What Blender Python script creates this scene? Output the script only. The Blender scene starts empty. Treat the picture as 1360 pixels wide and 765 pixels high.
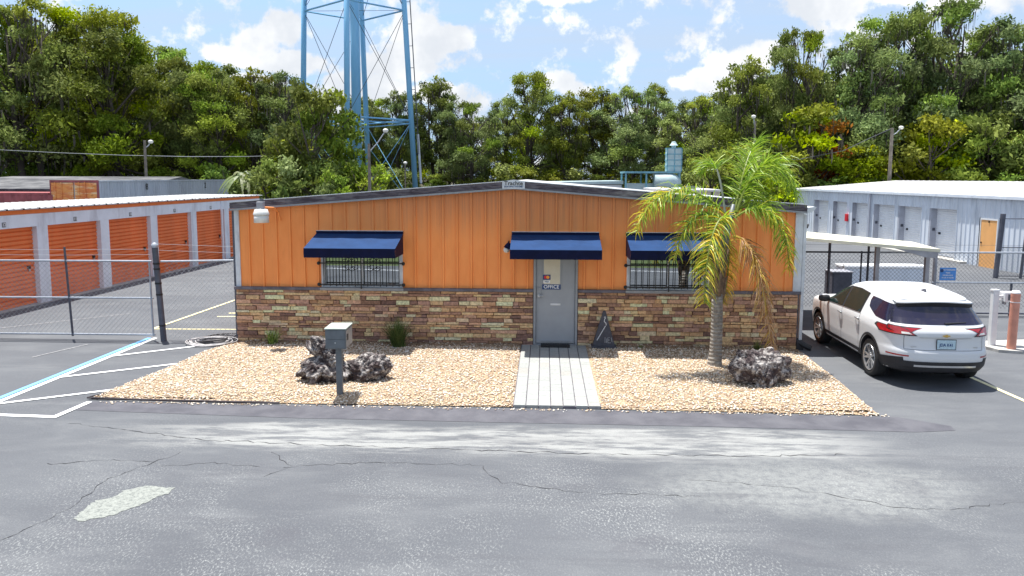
import bpy, bmesh, math, random
import numpy as np
from mathutils import Vector, Matrix, noise

R_ = math.radians
scene = bpy.context.scene
col = scene.collection

# ------------------------------------------------------------------ camera
def cam_axes(pitch, yaw, roll):
    cp, sp, cy, sy = math.cos(pitch), math.sin(pitch), math.cos(yaw), math.sin(yaw)
    f = Vector((-sy*cp, cy*cp, -sp)); r0 = Vector((cy, sy, 0)); u0 = r0.cross(f)
    cr, sr = math.cos(roll), math.sin(roll)
    return cr*r0 + sr*u0, -sr*r0 + cr*u0, f
CR, CU, CF = cam_axes(.1065, .0434, .0029)
cd = bpy.data.cameras.new('camera'); cam = bpy.data.objects.new('camera', cd); col.objects.link(cam)
M = Matrix(((CR.x, CU.x, -CF.x, .6524), (CR.y, CU.y, -CF.y, -15.8238), (CR.z, CU.z, -CF.z, 3.6668), (0, 0, 0, 1)))
cam.matrix_world = M
cd.sensor_width = 36; cd.lens = 980*36/1360; cd.shift_y = -42.5/1360
cd.clip_start = .1; cd.clip_end = 3000
scene.camera = cam

# ------------------------------------------------------------------ light
SUNV = Vector((-.16, .165, 1)).normalized()        # towards the sun
sun_el = math.asin(SUNV.z); sun_rot = math.atan2(SUNV.x, SUNV.y)
sd = bpy.data.lights.new('sun', 'SUN'); sd.energy = 4.2; sd.angle = R_(.53); sd.color = (1, .965, .9)
so = bpy.data.objects.new('sun', sd); col.objects.link(so)
so.rotation_euler = (-SUNV).to_track_quat('-Z', 'Y').to_euler()
scene.view_settings.view_transform = 'Standard'; scene.view_settings.look = 'None'
scene.view_settings.exposure = 1.15; scene.view_settings.gamma = 1; scene.view_settings.use_curve_mapping = False

world = bpy.data.worlds.new('World'); scene.world = world; world.use_nodes = True
def build_world():
    nt = world.node_tree; N = nt.nodes; L = nt.links; N.clear()
    out = N.new('ShaderNodeOutputWorld'); bg = N.new('ShaderNodeBackground'); bg.inputs[1].default_value = .10
    sky = N.new('ShaderNodeTexSky'); sky.sky_type = 'NISHITA'; sky.sun_disc = False
    sky.sun_elevation = sun_el; sky.sun_rotation = sun_rot; sky.air_density = 1.0; sky.dust_density = 1.2; sky.ozone_density = 1.5
    tc = N.new('ShaderNodeTexCoord')
    def math_(op, a, b=None, clamp=False):
        n = N.new('ShaderNodeMath'); n.operation = op; n.use_clamp = clamp
        for i, v in enumerate((a, b)):
            if v is None: continue
            if isinstance(v, (int, float)): n.inputs[i].default_value = v
            else: L.new(v, n.inputs[i])
        return n.outputs[0]
    sep = N.new('ShaderNodeSeparateXYZ'); L.new(tc.outputs['Generated'], sep.inputs[0])
    z = math_('MAXIMUM', sep.outputs[2], .02)
    zz = math_('ADD', z, .12)
    comb = N.new('ShaderNodeCombineXYZ')
    L.new(math_('DIVIDE', sep.outputs[0], zz), comb.inputs[0]); L.new(math_('DIVIDE', sep.outputs[1], zz), comb.inputs[1])
    def noise_(vec, scale, det, rough, loc=(0, 0, 0), scl=(1, 1, 1)):
        mp = N.new('ShaderNodeMapping'); mp.inputs['Location'].default_value = loc; mp.inputs['Scale'].default_value = scl
        L.new(vec, mp.inputs[0]); n = N.new('ShaderNodeTexNoise'); n.inputs['Scale'].default_value = scale
        n.inputs['Detail'].default_value = det; n.inputs['Roughness'].default_value = rough
        L.new(mp.outputs[0], n.inputs[0]); return n.outputs[0]
    def ramp(v, a, b):
        n = N.new('ShaderNodeMapRange'); n.inputs[1].default_value = a; n.inputs[2].default_value = b; n.interpolation_type = 'SMOOTHSTEP'
        L.new(v, n.inputs[0]); return n.outputs[0]
    # thin high sheets
    w1 = ramp(noise_(comb.outputs[0], .6, 7, .6, (3.1, 4.7, 0), (.5, 1.3, 1)), .34, .62)
    # heaped clouds: puffs of air placed at compass directions, edges broken by noise
    nz = noise_(tc.outputs['Generated'], 16, 8, .62)
    nzc = math_('SUBTRACT', nz, .5)
    puffs = None
    for (dx, dy, dz, rx, rz) in CLOUDS:
        # angular distance in azimuth / elevation around the puff
        mp = N.new('ShaderNodeMapping'); mp.vector_type = 'POINT'
        az = math.atan2(dx, dy)
        mp.inputs['Rotation'].default_value = (0, 0, az)
        L.new(tc.outputs['Generated'], mp.inputs[0])
        s = N.new('ShaderNodeSeparateXYZ'); L.new(mp.outputs[0], s.inputs[0])
        hx = math_('DIVIDE', s.outputs[0], rx)
        el = dz/math.hypot(dx, dy)
        hz = math_('DIVIDE', math_('SUBTRACT', s.outputs[2], el*.98), rz)
        d2 = math_('ADD', math_('MULTIPLY', hx, hx), math_('MULTIPLY', hz, hz))
        front = ramp(s.outputs[1], .2, .5)
        val = math_('MULTIPLY', math_('SUBTRACT', 1.0, math_('SQRT', d2)), front)
        val = math_('MAXIMUM', val, -1.0)
        puffs = val if puffs is None else math_('MAXIMUM', puffs, val)
    pf = math_('ADD', puffs, math_('MULTIPLY', nzc, 2.6))
    c1 = ramp(pf, .04, .36)
    # shading of the heaps: soft grey hollows
    n2 = noise_(tc.outputs['Generated'], 9, 5, .55, (.3, .1, .25))
    shade = ramp(n2, .35, .65)
    mixs = N.new('ShaderNodeMix'); mixs.data_type = 'RGBA'
    L.new(shade, mixs.inputs[0]); mixs.inputs[6].default_value = (3.6, 3.8, 4.1, 1); mixs.inputs[7].default_value = (5.4, 5.4, 5.35, 1)
    # a little haze low down
    lowb = math_('MULTIPLY', ramp(sep.outputs[2], .42, -.02), .75)
    m0 = N.new('ShaderNodeMix'); m0.data_type = 'RGBA'; L.new(lowb, m0.inputs[0]); L.new(sky.outputs[0], m0.inputs[6]); m0.inputs[7].default_value = (1.45, 2.45, 4.1, 1)
    m1 = N.new('ShaderNodeMix'); m1.data_type = 'RGBA'; L.new(math_('MULTIPLY', w1, .72), m1.inputs[0]); L.new(m0.outputs[2], m1.inputs[6]); m1.inputs[7].default_value = (2.75, 3.3, 4.1, 1)
    m2 = N.new('ShaderNodeMix'); m2.data_type = 'RGBA'; L.new(c1, m2.inputs[0]); L.new(m1.outputs[2], m2.inputs[6]); L.new(mixs.outputs[2], m2.inputs[7])
    L.new(m2.outputs[2], bg.inputs[0]); L.new(bg.outputs[0], out.inputs[0])
# direction (x, y, z) and half sizes of each heap
CLOUDS = [(-.385, 1, .182, .05, .03), (-.35, 1, .195, .045, .03), (-.41, 1, .165, .05, .018), (-.33, 1, .155, .06, .022), (-.44, 1, .13, .09, .012),
          (-.165, 1, .19, .055, .035), (-.12, 1, .185, .04, .02), (-.19, 1, .15, .07, .035), (-.24, 1, .12, .08, .03), (-.15, 1, .115, .05, .02), (-.29, 1, .09, .1, .02),
          (.02, 1, .128, .03, .016), (.035, 1, .118, .03, .015), (.02, 1, .235, .06, .014), (-.06, 1, .25, .05, .014), (.18, 1, .125, .03, .014), (.255, 1, .15, .045, .026), (.29, 1, .165, .04, .02), (.22, 1, .13, .05, .018),
          (.36, 1, .235, .08, .03), (.47, 1, .25, .09, .03), (.60, 1, .24, .12, .03), (-.66, 1, .26, .08, .02),
          (-1.2, 1, .5, .3, .12), (1.3, .8, .6, .3, .12), (0, -1, .4, .4, .12), (.9, -1, .35, .3, .1), (-1, -.6, .5, .4, .1)]
build_world()

# ------------------------------------------------------------------ materials
MATS = {}
class NT:
    """small helper round a material's node tree"""
    def __init__(s, name):
        s.m = bpy.data.materials.new(name); s.m.use_nodes = True; s.t = s.m.node_tree; s.N = s.t.nodes; s.L = s.t.links
        s.b = s.N['Principled BSDF']; s.out = s.N['Material Output']; MATS[name] = s.m
    def pos(s, obj=False):
        if obj: n = s.N.new('ShaderNodeTexCoord'); return n.outputs['Object']
        n = s.N.new('ShaderNodeNewGeometry'); return n.outputs['Position']
    def mapv(s, v, scl=(1, 1, 1), loc=(0, 0, 0), rot=(0, 0, 0)):
        n = s.N.new('ShaderNodeMapping'); n.inputs['Scale'].default_value = scl; n.inputs['Location'].default_value = loc; n.inputs['Rotation'].default_value = rot
        s.L.new(v, n.inputs[0]); return n.outputs[0]
    def noise(s, v, sc, det=4, rough=.55, dist=0):
        n = s.N.new('ShaderNodeTexNoise'); n.inputs['Scale'].default_value = sc; n.inputs['Detail'].default_value = det
        n.inputs['Roughness'].default_value = rough; n.inputs['Distortion'].default_value = dist; s.L.new(v, n.inputs[0]); return n.outputs[0]
    def vor(s, v, sc, feat='F1', out='Distance'):
        n = s.N.new('ShaderNodeTexVoronoi'); n.feature = feat; n.inputs['Scale'].default_value = sc; s.L.new(v, n.inputs[0]); return n.outputs[out]
    def rng(s, v, a, b, c=0., d=1., smooth=True):
        n = s.N.new('ShaderNodeMapRange'); n.inputs[1].default_value = a; n.inputs[2].default_value = b; n.inputs[3].default_value = c; n.inputs[4].default_value = d
        if smooth: n.interpolation_type = 'SMOOTHSTEP'
        s.L.new(v, n.inputs[0]); return n.outputs[0]
    def ma(s, op, a, b=None):
        n = s.N.new('ShaderNodeMath'); n.operation = op
        for i, v in enumerate((a, b)):
            if v is None: continue
            if isinstance(v, (int, float)): n.inputs[i].default_value = v
            else: s.L.new(v, n.inputs[i])
        return n.outputs[0]
    def mix(s, f, a, b, mode='MIX'):
        n = s.N.new('ShaderNodeMix'); n.data_type = 'RGBA'; n.blend_type = mode
        for i, v in ((0, f), (6, a), (7, b)):
            if isinstance(v, (int, float)): n.inputs[i].default_value = v
            elif isinstance(v, tuple): n.inputs[i].default_value = (*v[:3], 1)
            else: s.L.new(v, n.inputs[i])
        return n.outputs[2]
    def attr(s, name='Col'):
        n = s.N.new('ShaderNodeAttribute'); n.attribute_name = name; return n.outputs['Color']
    def sep(s, v):
        n = s.N.new('ShaderNodeSeparateXYZ'); s.L.new(v, n.inputs[0]); return n.outputs
    def col(s, v):
        if isinstance(v, tuple): s.b.inputs['Base Color'].default_value = (*v[:3], 1)
        else: s.L.new(v, s.b.inputs['Base Color'])
    def rough(s, v):
        if isinstance(v, (int, float)): s.b.inputs['Roughness'].default_value = v
        else: s.L.new(v, s.b.inputs['Roughness'])
    def metal(s, v): s.b.inputs['Metallic'].default_value = v
    def spec(s, v): s.b.inputs['Specular IOR Level'].default_value = v
    def bump(s, h, dist=.01, st=1.):
        n = s.N.new('ShaderNodeBump'); n.inputs['Distance'].default_value = dist; n.inputs['Strength'].default_value = st
        s.L.new(h, n.inputs['Height']); s.L.new(n.outputs[0], s.b.inputs['Normal'])

def simple(name, c, rough=.5, metal=0., var=.12, sc=6., spec=.5, bump=0., grime=None, streak=False):
    t = NT(name); p = t.pos(True)
    if streak: p = t.mapv(p, (1, 1, .12))
    n = t.noise(p, sc, 5, .6)
    dark = tuple(x*(1-var) for x in c); lite = tuple(min(1, x*(1+var)) for x in c)
    cc = t.mix(t.rng(n, .3, .7), dark, lite)
    if grime:
        n2 = t.noise(t.mapv(t.pos(True), (1, 1, .25), (3, 5, 1)), sc*.7, 6, .65)
        cc = t.mix(t.rng(n2, .5, .75, 0, .7), cc, grime)
    t.col(cc); t.rough(rough); t.metal(metal); t.spec(spec)
    if bump: t.bump(n, bump)
    return t.m

def attr_mat(name, rough=.8, nz=.25, sc=30., bump=0., translucent=0., spec=.3):
    t = NT(name); a = t.attr(); n = t.noise(t.pos(), sc, 4, .6)
    g = t.rng(n, .3, .7, 1-nz, 1+nz)
    if name == 'foliage':      # every tree its own shade of green
        oi = t.N.new('ShaderNodeObjectInfo'); g = t.ma('MULTIPLY', g, t.rng(oi.outputs['Random'], 0, 1, .80, 1.45, False))
        wn = t.N.new('ShaderNodeTexWhiteNoise'); wn.noise_dimensions = '1D'; t.L.new(oi.outputs['Random'], wn.inputs['W'])
        hs = t.N.new('ShaderNodeHueSaturation'); t.L.new(a, hs.inputs['Color']); t.L.new(t.rng(wn.outputs['Value'], 0, 1, .475, .515, False), hs.inputs['Hue']); t.L.new(t.rng(wn.outputs['Value'], 0, 1, 1.15, .9, False), hs.inputs['Saturation']); a = hs.outputs[0]
    c = t.N.new('ShaderNodeVectorMath'); c.operation = 'SCALE'; t.L.new(a, c.inputs[0]); t.L.new(g, c.inputs['Scale'])
    t.L.new(c.outputs[0], t.b.inputs['Base Color']); t.rough(rough); t.spec(spec)
    if bump: t.bump(n, bump)
    if translucent:
        tr = t.N.new('ShaderNodeBsdfTranslucent'); mx = t.N.new('ShaderNodeMixShader'); mx.inputs[0].default_value = translucent
        t.L.new(c.outputs[0], tr.inputs[0]); t.L.new(t.b.outputs[0], mx.inputs[1]); t.L.new(tr.outputs[0], mx.inputs[2]); t.L.new(mx.outputs[0], t.out.inputs[0])
    return t.m

def mat_asphalt():
    t = NT('asphalt'); p = t.pos(); s = t.sep(p)
    big = t.noise(p, .22, 5, .6); mid = t.noise(t.mapv(p, (.5, 1.3, 1)), 1.1, 6, .65, .4); fine = t.noise(p, 60, 3, .7); spk = t.vor(p, 45)
    c = t.mix(t.rng(big, .3, .7), (.084, .090, .102), (.108, .115, .127))
    c = t.mix(t.rng(mid, .42, .74, 0, .5), c, (.165, .172, .180))
    # worn pale band in front of the gravel bed (aggregate polished by turning cars)
    yy = t.ma('ADD', s[1], t.ma('MULTIPLY', t.ma('SUBTRACT', t.noise(t.mapv(p, (.35, 1, 1)), 1.2, 4, .6), .5), .9))
    band = t.ma('MULTIPLY', t.rng(yy, -6.6, -6.15), t.rng(yy, -5.2, -5.45))
    xm = t.ma('MULTIPLY', t.rng(s[0], -6.2, -3.2), t.rng(s[0], 6., 4.0))
    streaks = t.rng(t.noise(t.mapv(p, (.7, 3.6, 1)), 1.3, 8, .72), .40, .56, .12, 1.)
    c = t.mix(t.ma('MULTIPLY', t.ma('MULTIPLY', band, xm), t.ma('MULTIPLY', streaks, .75)), c, (.34, .345, .335))
    # bleached area right of centre, in the foreground
    dx = t.ma('DIVIDE', t.ma('SUBTRACT', s[0], 3.9), 2.3); dy = t.ma('DIVIDE', t.ma('SUBTRACT', s[1], -7.2), 1.0)
    rr = t.ma('ADD', t.ma('MULTIPLY', dx, dx), t.ma('MULTIPLY', dy, dy))
    rr = t.ma('ADD', rr, t.ma('MULTIPLY', t.ma('SUBTRACT', t.noise(p, 1.7, 6, .7), .5), 1.5))
    c = t.mix(t.ma('MULTIPLY', t.rng(rr, 1.2, .0, 0, .6), t.rng(t.noise(p, 9, 7, .75), .35, .6, .35, 1.)), c, (.27, .28, .272))
    # exposed pale grit
    m2 = t.rng(t.noise(p, .55, 4, .6), .42, .62, .15, 1.)
    near = t.rng(s[1], -5.5, -8.5, .25, 1.)
    sp = t.noise(t.mapv(p, (1.5, .8, 1), rot=(0, 0, .5)), 30, 5, .8)
    g = t.ma('MULTIPLY', t.rng(sp, .50, .66), t.ma('MULTIPLY', m2, near))
    c = t.mix(t.ma('MULTIPLY', g, .85), c, (.38, .395, .385))
    tr = t.rng(t.noise(t.mapv(p, (.25, 2.2, 1), (4, 1, 0), (0, 0, -.06)), 1.4, 6, .7), .52, .68, 0, .45); c = t.mix(tr, c, (.082, .085, .096))
    c = t.mix(t.rng(spk, .08, .03, 0, .5), c, (.33, .31, .27))
    c = t.mix(t.rng(fine, .3, .75, 0, .28), c, (.055, .055, .065))
    # oil drips and dark seal blotches
    c = t.mix(t.rng(t.noise(t.mapv(p, (1, 1, 1), (9, 4, 0)), .8, 5, .6), .60, .72, 0, .35), c, (.075, .075, .088))
    t.col(c); t.rough(t.rng(fine, .3, .7, .75, .95)); t.spec(.3)
    t.bump(t.ma('ADD', fine, t.ma('MULTIPLY', mid, .5)), .006, .8); return t.m
def mat_seal():
    t = NT('seal_coat'); p = t.pos(); fine = t.noise(p, 50, 3, .7); m = t.noise(p, 2.2, 5, .6)
    c = t.mix(t.rng(m, .3, .7), (.068, .068, .082), (.105, .105, .12)); c = t.mix(t.rng(fine, .62, .8, 0, .5), c, (.25, .25, .25))
    t.col(c); t.rough(.8); t.spec(.3); t.bump(fine, .004); return t.m
def mat_paint(name, c, wear=.35):
    t = NT(name); p = t.pos(); n = t.noise(p, 14, 5, .7)
    t.col(t.mix(t.rng(n, .62-.2*wear, .85-.2*wear, 0, .8), c, (.2, .2, .22))); t.rough(.7); return t.m
def mat_pale_patch():
    t = NT('bare_concrete'); p = t.pos(); n = t.noise(p, 20, 8, .85)
    t.col(t.mix(t.rng(n, .38, .56), (.12, .13, .125), (.25, .265, .245))); t.rough(.9); t.bump(n, .004); return t.m
def mat_gravel():
    t = NT('gravel_base'); p = t.pos(); v = t.vor(p, 30); n = t.noise(p, 2.0, 4, .6)
    n3 = t.N.new('ShaderNodeTexVoronoi'); n3.inputs['Scale'].default_value = 30; t.L.new(p, n3.inputs[0])
    cr = t.N.new('ShaderNodeSeparateColor'); t.L.new(n3.outputs['Color'], cr.inputs[0])
    c = t.mix(cr.outputs[0], (.40, .30, .18), (.64, .54, .38)); c = t.mix(t.rng(v, .25, .62, 0, .8), c, (.12, .075, .045))
    c = t.mix(t.rng(n, .35, .7, 0, .25), c, (.42, .25, .14)); t.col(c); t.rough(.9); t.bump(v, .02, -1); return t.m
def mat_orange():
    t = NT('orange_paint'); p = t.pos(); s = t.sep(p)
    n = t.noise(t.mapv(p, (1.2, 1, .35)), 3, 5, .6); fine = t.noise(t.mapv(p, (22, 22, .6)), 1, 4, .6)
    c = t.mix(t.rng(n, .3, .7), (.82, .265, .065), (.90, .32, .088))
    # brown weathering that runs down from the roof edge, strongest mid wall
    dx = t.ma('DIVIDE', t.ma('SUBTRACT', s[0], .2), 4.2); cen = t.rng(t.ma('MULTIPLY', dx, dx), 1.2, 0., .15, 1.)
    hz = t.rng(t.ma('ADD', s[2], t.ma('MULTIPLY', t.ma('SUBTRACT', n, .5), 1.2)), 2.2, 3.3)
    c = t.mix(t.ma('MULTIPLY', t.ma('MULTIPLY', cen, hz), t.rng(fine, .2, .8, .4, .95)), c, (.42, .165, .075))
    c = t.mix(t.rng(fine, .55, .8, 0, .2), c, (.50, .18, .06))
    bt = t.noise(t.mapv(p, (9, 9, 1.2), (2, 0, 0)), 1, 6, .7)
    c = t.mix(t.rng(bt, .6, .75, 0, .3), c, (.30, .11, .05))
    t.col(c); t.rough(.5); t.spec(.4); t.bump(n, .004, .4); return t.m
def mat_fascia():
    t = NT('faded_fascia'); p = t.pos()
    n = t.noise(t.mapv(p, (1.3, 1, 7)), 2.2, 7, .68, .6); n2 = t.noise(t.mapv(p, (.5, 1, 3), (7, 0, 2)), 2, 5, .6)
    c = t.mix(t.rng(n, .38, .62), (.045, .032, .048), (.15, .13, .15)); c = t.mix(t.rng(n2, .56, .74, 0, .7), c, (.38, .37, .36))
    t.col(c); t.rough(.6); return t.m
def mat_glass_dark(name, refl=.35, tint=(.02, .025, .03), rc=(.9, .95, 1), ro=.015, ior=1.4):
    t = NT(name); t.col(tint); t.rough(.1); t.spec(.05)
    g = t.N.new('ShaderNodeBsdfGlossy'); g.inputs['Roughness'].default_value = ro; g.inputs['Color'].default_value = (*rc, 1)
    fr = t.N.new('ShaderNodeFresnel'); fr.inputs[0].default_value = ior
    f = t.ma('ADD', refl, t.ma('MULTIPLY', fr.outputs[0], 1-refl))
    mx = t.N.new('ShaderNodeMixShader'); t.L.new(f, mx.inputs[0]); t.L.new(t.b.outputs[0], mx.inputs[1]); t.L.new(g.outputs[0], mx.inputs[2]); t.L.new(mx.outputs[0], t.out.inputs[0])
    return t.m
def mat_rust_door():
    t = NT('rusty_orange'); p = t.pos(); n = t.noise(t.mapv(p, (1, 1, 2.5)), 2.6, 6, .65, .5); n2 = t.noise(t.mapv(p, (1, 1, 5), (3, 3, 3)), 1.2, 5, .6)
    c = t.mix(t.rng(n, .4, .6), (.66, .19, .06), (.78, .32, .09)); c = t.mix(t.rng(n2, .52, .66, 0, .85), c, (.80, .62, .36)); c = t.mix(t.rng(n, .62, .72, 0, .6), c, (.2, .05, .02))
    t.col(c); t.rough(.8); return t.m
def mat_rock():
    t = NT('weathered_limestone'); p = t.pos(); n = t.noise(p, 7, 8, .72, .6); v = t.vor(p, 16); n2 = t.noise(t.mapv(p, (1, 1, 1), (5, 1, 2)), 3.2, 5, .6)
    n4 = t.noise(p, 4.0, 3, .5); c = t.mix(t.rng(n, .44, .60), (.04, .028, .030), (.44, .41, .39)); c = t.mix(t.rng(n4, .46, .64, 0, .75), c, (.055, .036, .038)); c = t.mix(t.rng(n2, .62, .75, 0, .55), c, (.36, .22, .09)); c = t.mix(t.rng(v, .32, .12, 0, .6), c, (.025, .018, .022))
    t.col(c); t.rough(.9); t.bump(t.ma('ADD', n, t.ma('MULTIPLY', v, .7)), .05, 1.); return t.m
def mat_palm_trunk():
    t = NT('palm_bark'); p = t.pos(True); s = t.sep(p); r = t.N.new('ShaderNodeTexWave'); r.bands_direction = 'Z'
    r.inputs['Scale'].default_value = 4.2; r.inputs['Distortion'].default_value = 4; r.inputs['Detail'].default_value = 3; t.L.new(p, r.inputs[0])
    n = t.noise(p, 9, 5, .65); c = t.mix(t.rng(n, .3, .7), (.20, .17, .14), (.36, .33, .29)); c = t.mix(t.rng(r.outputs[1], .0, .22, .45, 0), c, (.12, .10, .09)); c = t.mix(t.rng(t.noise(t.mapv(p, (1, 1, .5), (4, 0, 0)), 14, 5, .7), .55, .68, 0, .6), c, (.09, .07, .055))
    t.col(c); t.rough(.9); t.bump(t.ma('ADD', r.outputs[1], n), .012); return t.m
def mat_bark():
    t = NT('tree_bark'); p = t.pos(); n = t.noise(t.mapv(p, (1, 1, .3)), 4, 5, .6); t.col(t.mix(n, (.035, .027, .022), (.12, .10, .085))); t.rough(.95); return t.m
def mat_grass():
    t = NT('grass_ground'); p = t.pos(); n = t.noise(p, 3, 6, .7); n2 = t.noise(p, .3, 4, .6)
    c = t.mix(t.rng(n, .3, .7), (.05, .085, .02), (.10, .13, .035)); c = t.mix(t.rng(n2, .5, .7, 0, .5), c, (.16, .13, .07)); t.col(c); t.rough(.95); return t.m
def mat_forest_floor():
    t = NT('leaf_litter'); p = t.pos(); n = t.noise(p, 1.2, 6, .7); t.col(t.mix(n, (.03, .022, .014), (.09, .08, .04))); t.rough(1.); return t.m
def mat_shed_roof():
    t = NT('worn_grey_roof'); p = t.pos(); n = t.noise(t.mapv(p, (.6, 1, 1)), .9, 7, .72, .3); c = t.mix(t.rng(n, .35, .68), (.028, .030, .038), (.15, .15, .155)); t.col(c); t.rough(.8); return t.m
def mat_storage_roof():
    t = NT('white_metal_roof'); p = t.pos(); n = t.noise(t.mapv(p, (3, .25, 1)), 1.2, 6, .65); t.col(t.mix(t.rng(n, .35, .7), (.50, .49, .47), (.66, .66, .65))); t.rough(.6); return t.m
def mat_water_blue():
    t = NT('tower_blue'); p = t.pos(); n = t.noise(t.mapv(p, (1, 1, .15)), 1.5, 5, .6); t.col(t.mix(t.rng(n, .3, .7), (.19, .47, .76), (.27, .57, .84))); t.rough(.5); return t.m
def mat_carpaint():
    t = NT('white_car_paint'); t.col((.60, .61, .63)); t.rough(.38); t.b.inputs['Coat Weight'].default_value = .3; t.b.inputs['Coat Roughness'].default_value = .05; return t.m
def mat_taillight():
    t = NT('red_lens'); t.col((.30, .006, .010)); t.rough(.12); t.b.inputs['Coat Weight'].default_value = 1; return t.m

mat_asphalt(); mat_seal(); mat_paint('white_road_paint', (.78, .80, .82)); mat_paint('blue_road_paint', (.15, .40, .72)); mat_paint('yellow_road_paint', (.72, .66, .38), .6); mat_paint('faint_road_paint', (.42, .42, .42), 1.4)
mat_pale_patch(); mat_gravel(); mat_orange(); mat_fascia(); mat_glass_dark('window_glass', .42, (.03, .035, .04)); mat_glass_dark('car_glass', .02, (.010, .020, .018), ior=1.2); mat_glass_dark('dark_tint', .03, (.014, .012, .03), ro=.06, ior=1.3)
mat_rust_door(); mat_rock(); mat_palm_trunk(); mat_bark(); mat_grass(); mat_forest_floor(); mat_shed_roof(); mat_storage_roof(); mat_water_blue(); mat_carpaint(); mat_taillight()
attr_mat('stone_veneer', .88, .28, 20, .012); attr_mat('pebble', .7, .12, 60); attr_mat('paver', .85, .1, 20, .002)
attr_mat('foliage', .65, .1, 2.5, 0, .30, .14); attr_mat('moss', .95, .15, 8, 0, .15, .1); attr_mat('palm_leaf', .42, .12, 9, 0, .42, .45)
simple('white_trim', (.58, .61, .65), .5, 0, .1, 4, .5, 0, (.3, .29, .29)); simple('dark_ledge', (.115, .105, .125), .7, 0, .3, 5)
simple('awning_blue', (.012, .042, .125), .7, 0, .12, 3, .12, .01); simple('awning_blue_shaded', (.002, .005, .034), .6, 0, .2, 8, .15)  # second is the same blue fabric, darkened to carry the valance's shade
simple('black_iron', (.012, .012, .014), .45, .2, .1); simple('door_grey', (.31, .325, .35), .45, 0, .05, 3, .5, 0, (.2, .2, .21)); simple('frame_grey', (.27, .28, .30), .5, .1, .1)
simple('steel', (.45, .46, .48), .35, .8, .1); simple('galvanised', (.36, .39, .44), .5, .35, .12, 12); simple('dark_post', (.085, .09, .115), .6, .2, .2)
simple('wire', (.30, .32, .35), .7, 0, .1, 20); simple('dark_wire', (.06, .065, .08), .7, 0, .1, 20)
simple('roll_door_orange', (.80, .20, .055), .5, 0, .08, 2, .4, 0, (.62, .16, .06), True); simple('band_orange', (.78, .20, .04), .5, 0, .08, 3)
simple('pillar_white', (.72, .77, .83), .55, 0, .06, 2, .5, 0, (.42, .42, .46)); simple('panel_pale', (.66, .71, .78), .5, 0, .06, 2, .5, 0, (.42, .45, .5), True)
simple('roll_door_pale', (.80, .82, .85), .5, 0, .05, 2); simple('door_light_orange', (.82, .42, .15), .5, 0, .06, 2)
simple('concrete', (.40, .39, .37), .9, 0, .18, 6, .3, .004, (.25, .23, .21)); simple('cream_roof', (.62, .60, .47), .6, 0, .08, 1.4, .4, 0, (.5, .48, .4))
simple('grey_steel_paint', (.30, .30, .33), .5, .1, .15, 4); simple('white_plastic', (.72, .73, .74), .45, 0, .05); simple('salmon_paint', (.62, .27, .19), .55, 0, .1, 5, .4, 0, (.5, .25, .18))
simple('black_plastic', (.018, .018, .022), .6, 0, .2); simple('rubber', (.015, .015, .016), .75, 0, .25, 10); simple('alloy', (.52, .53, .55), .28, .75, .05); simple('dark_hub', (.03, .03, .033), .5)
simple('plum_container', (.30, .085, .09), .7, 0, .25, 2, .3, 0, (.14, .05, .05)); simple('grey_trailer', (.48, .51, .56), .55, 0, .12, 1.2, .4, 0, (.34, .35, .38), True)
simple('slate', (.055, .055, .07), .6, 0, .2, 9, .4, .004); simple('chalk_white', (.62, .62, .63), .7); simple('mailbox_grey', (.125, .14, .155), .5, .1, .12, 7); simple('mailbox_lit_top', (.34, .38, .34), .6, 0, .1); simple('mailbox_side', (.30, .28, .26), .6, 0, .15, 8)
simple('cable_black', (.05, .045, .05), .6, 0, .3, 15); simple('cable_pale', (.42, .4, .4), .6, 0, .2, 15); simple('blind_cream', (.62, .57, .45), .7, 0, .06, 3); simple('sign_blue', (.006, .045, .17), .5, 0, .05); simple('sign_sky', (.08, .27, .66), .5, 0, .05)
simple('sign_white', (.78, .78, .78), .5, 0, .03); simple('sign_red', (.6, .015, .03), .5, 0, .05); simple('card_orange', (.85, .34, .03), .5, 0, .03); simple('plate_blue', (.42, .55, .62), .4, 0, .1, 30); simple('lamp_glass', (.66, .66, .63), .35, 0, .04); simple('palm_boot', (.17, .12, .085), .9, 0, .4, 14, .2, .01)
simple('wood_pole', (.19, .165, .14), .9, 0, .25, 3); simple('teal_paint', (.16, .36, .44), .5, 0, .2, 3, .4, 0, (.3, .4, .42)); simple('pale_teal', (.44, .55, .56), .5, 0, .12, 2); simple('roof_grey', (.42, .42, .42), .7, 0, .15, 1.5); simple('tan_box', (.52, .48, .42), .6, 0, .1, 2)
simple('bright_roof', (.74, .74, .72), .5, 0, .06, 1.5, .4, 0, (.55, .53, .5)); simple('jamb_shade_grey', (.40, .42, .48), .6, 0, .08, 3); simple('gold_metal', (.6, .4, .12), .3, .8, .05); simple('asphalt_crack', (.045, .045, .05), .95, 0, .2, 20, .1); simple('dark_interior', (.02, .02, .022), .8)
simple('brown_seat', (.05, .02, .015), .7); simple('black_edging', (.05, .04, .045), .7, 0, .2, 9)

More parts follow.
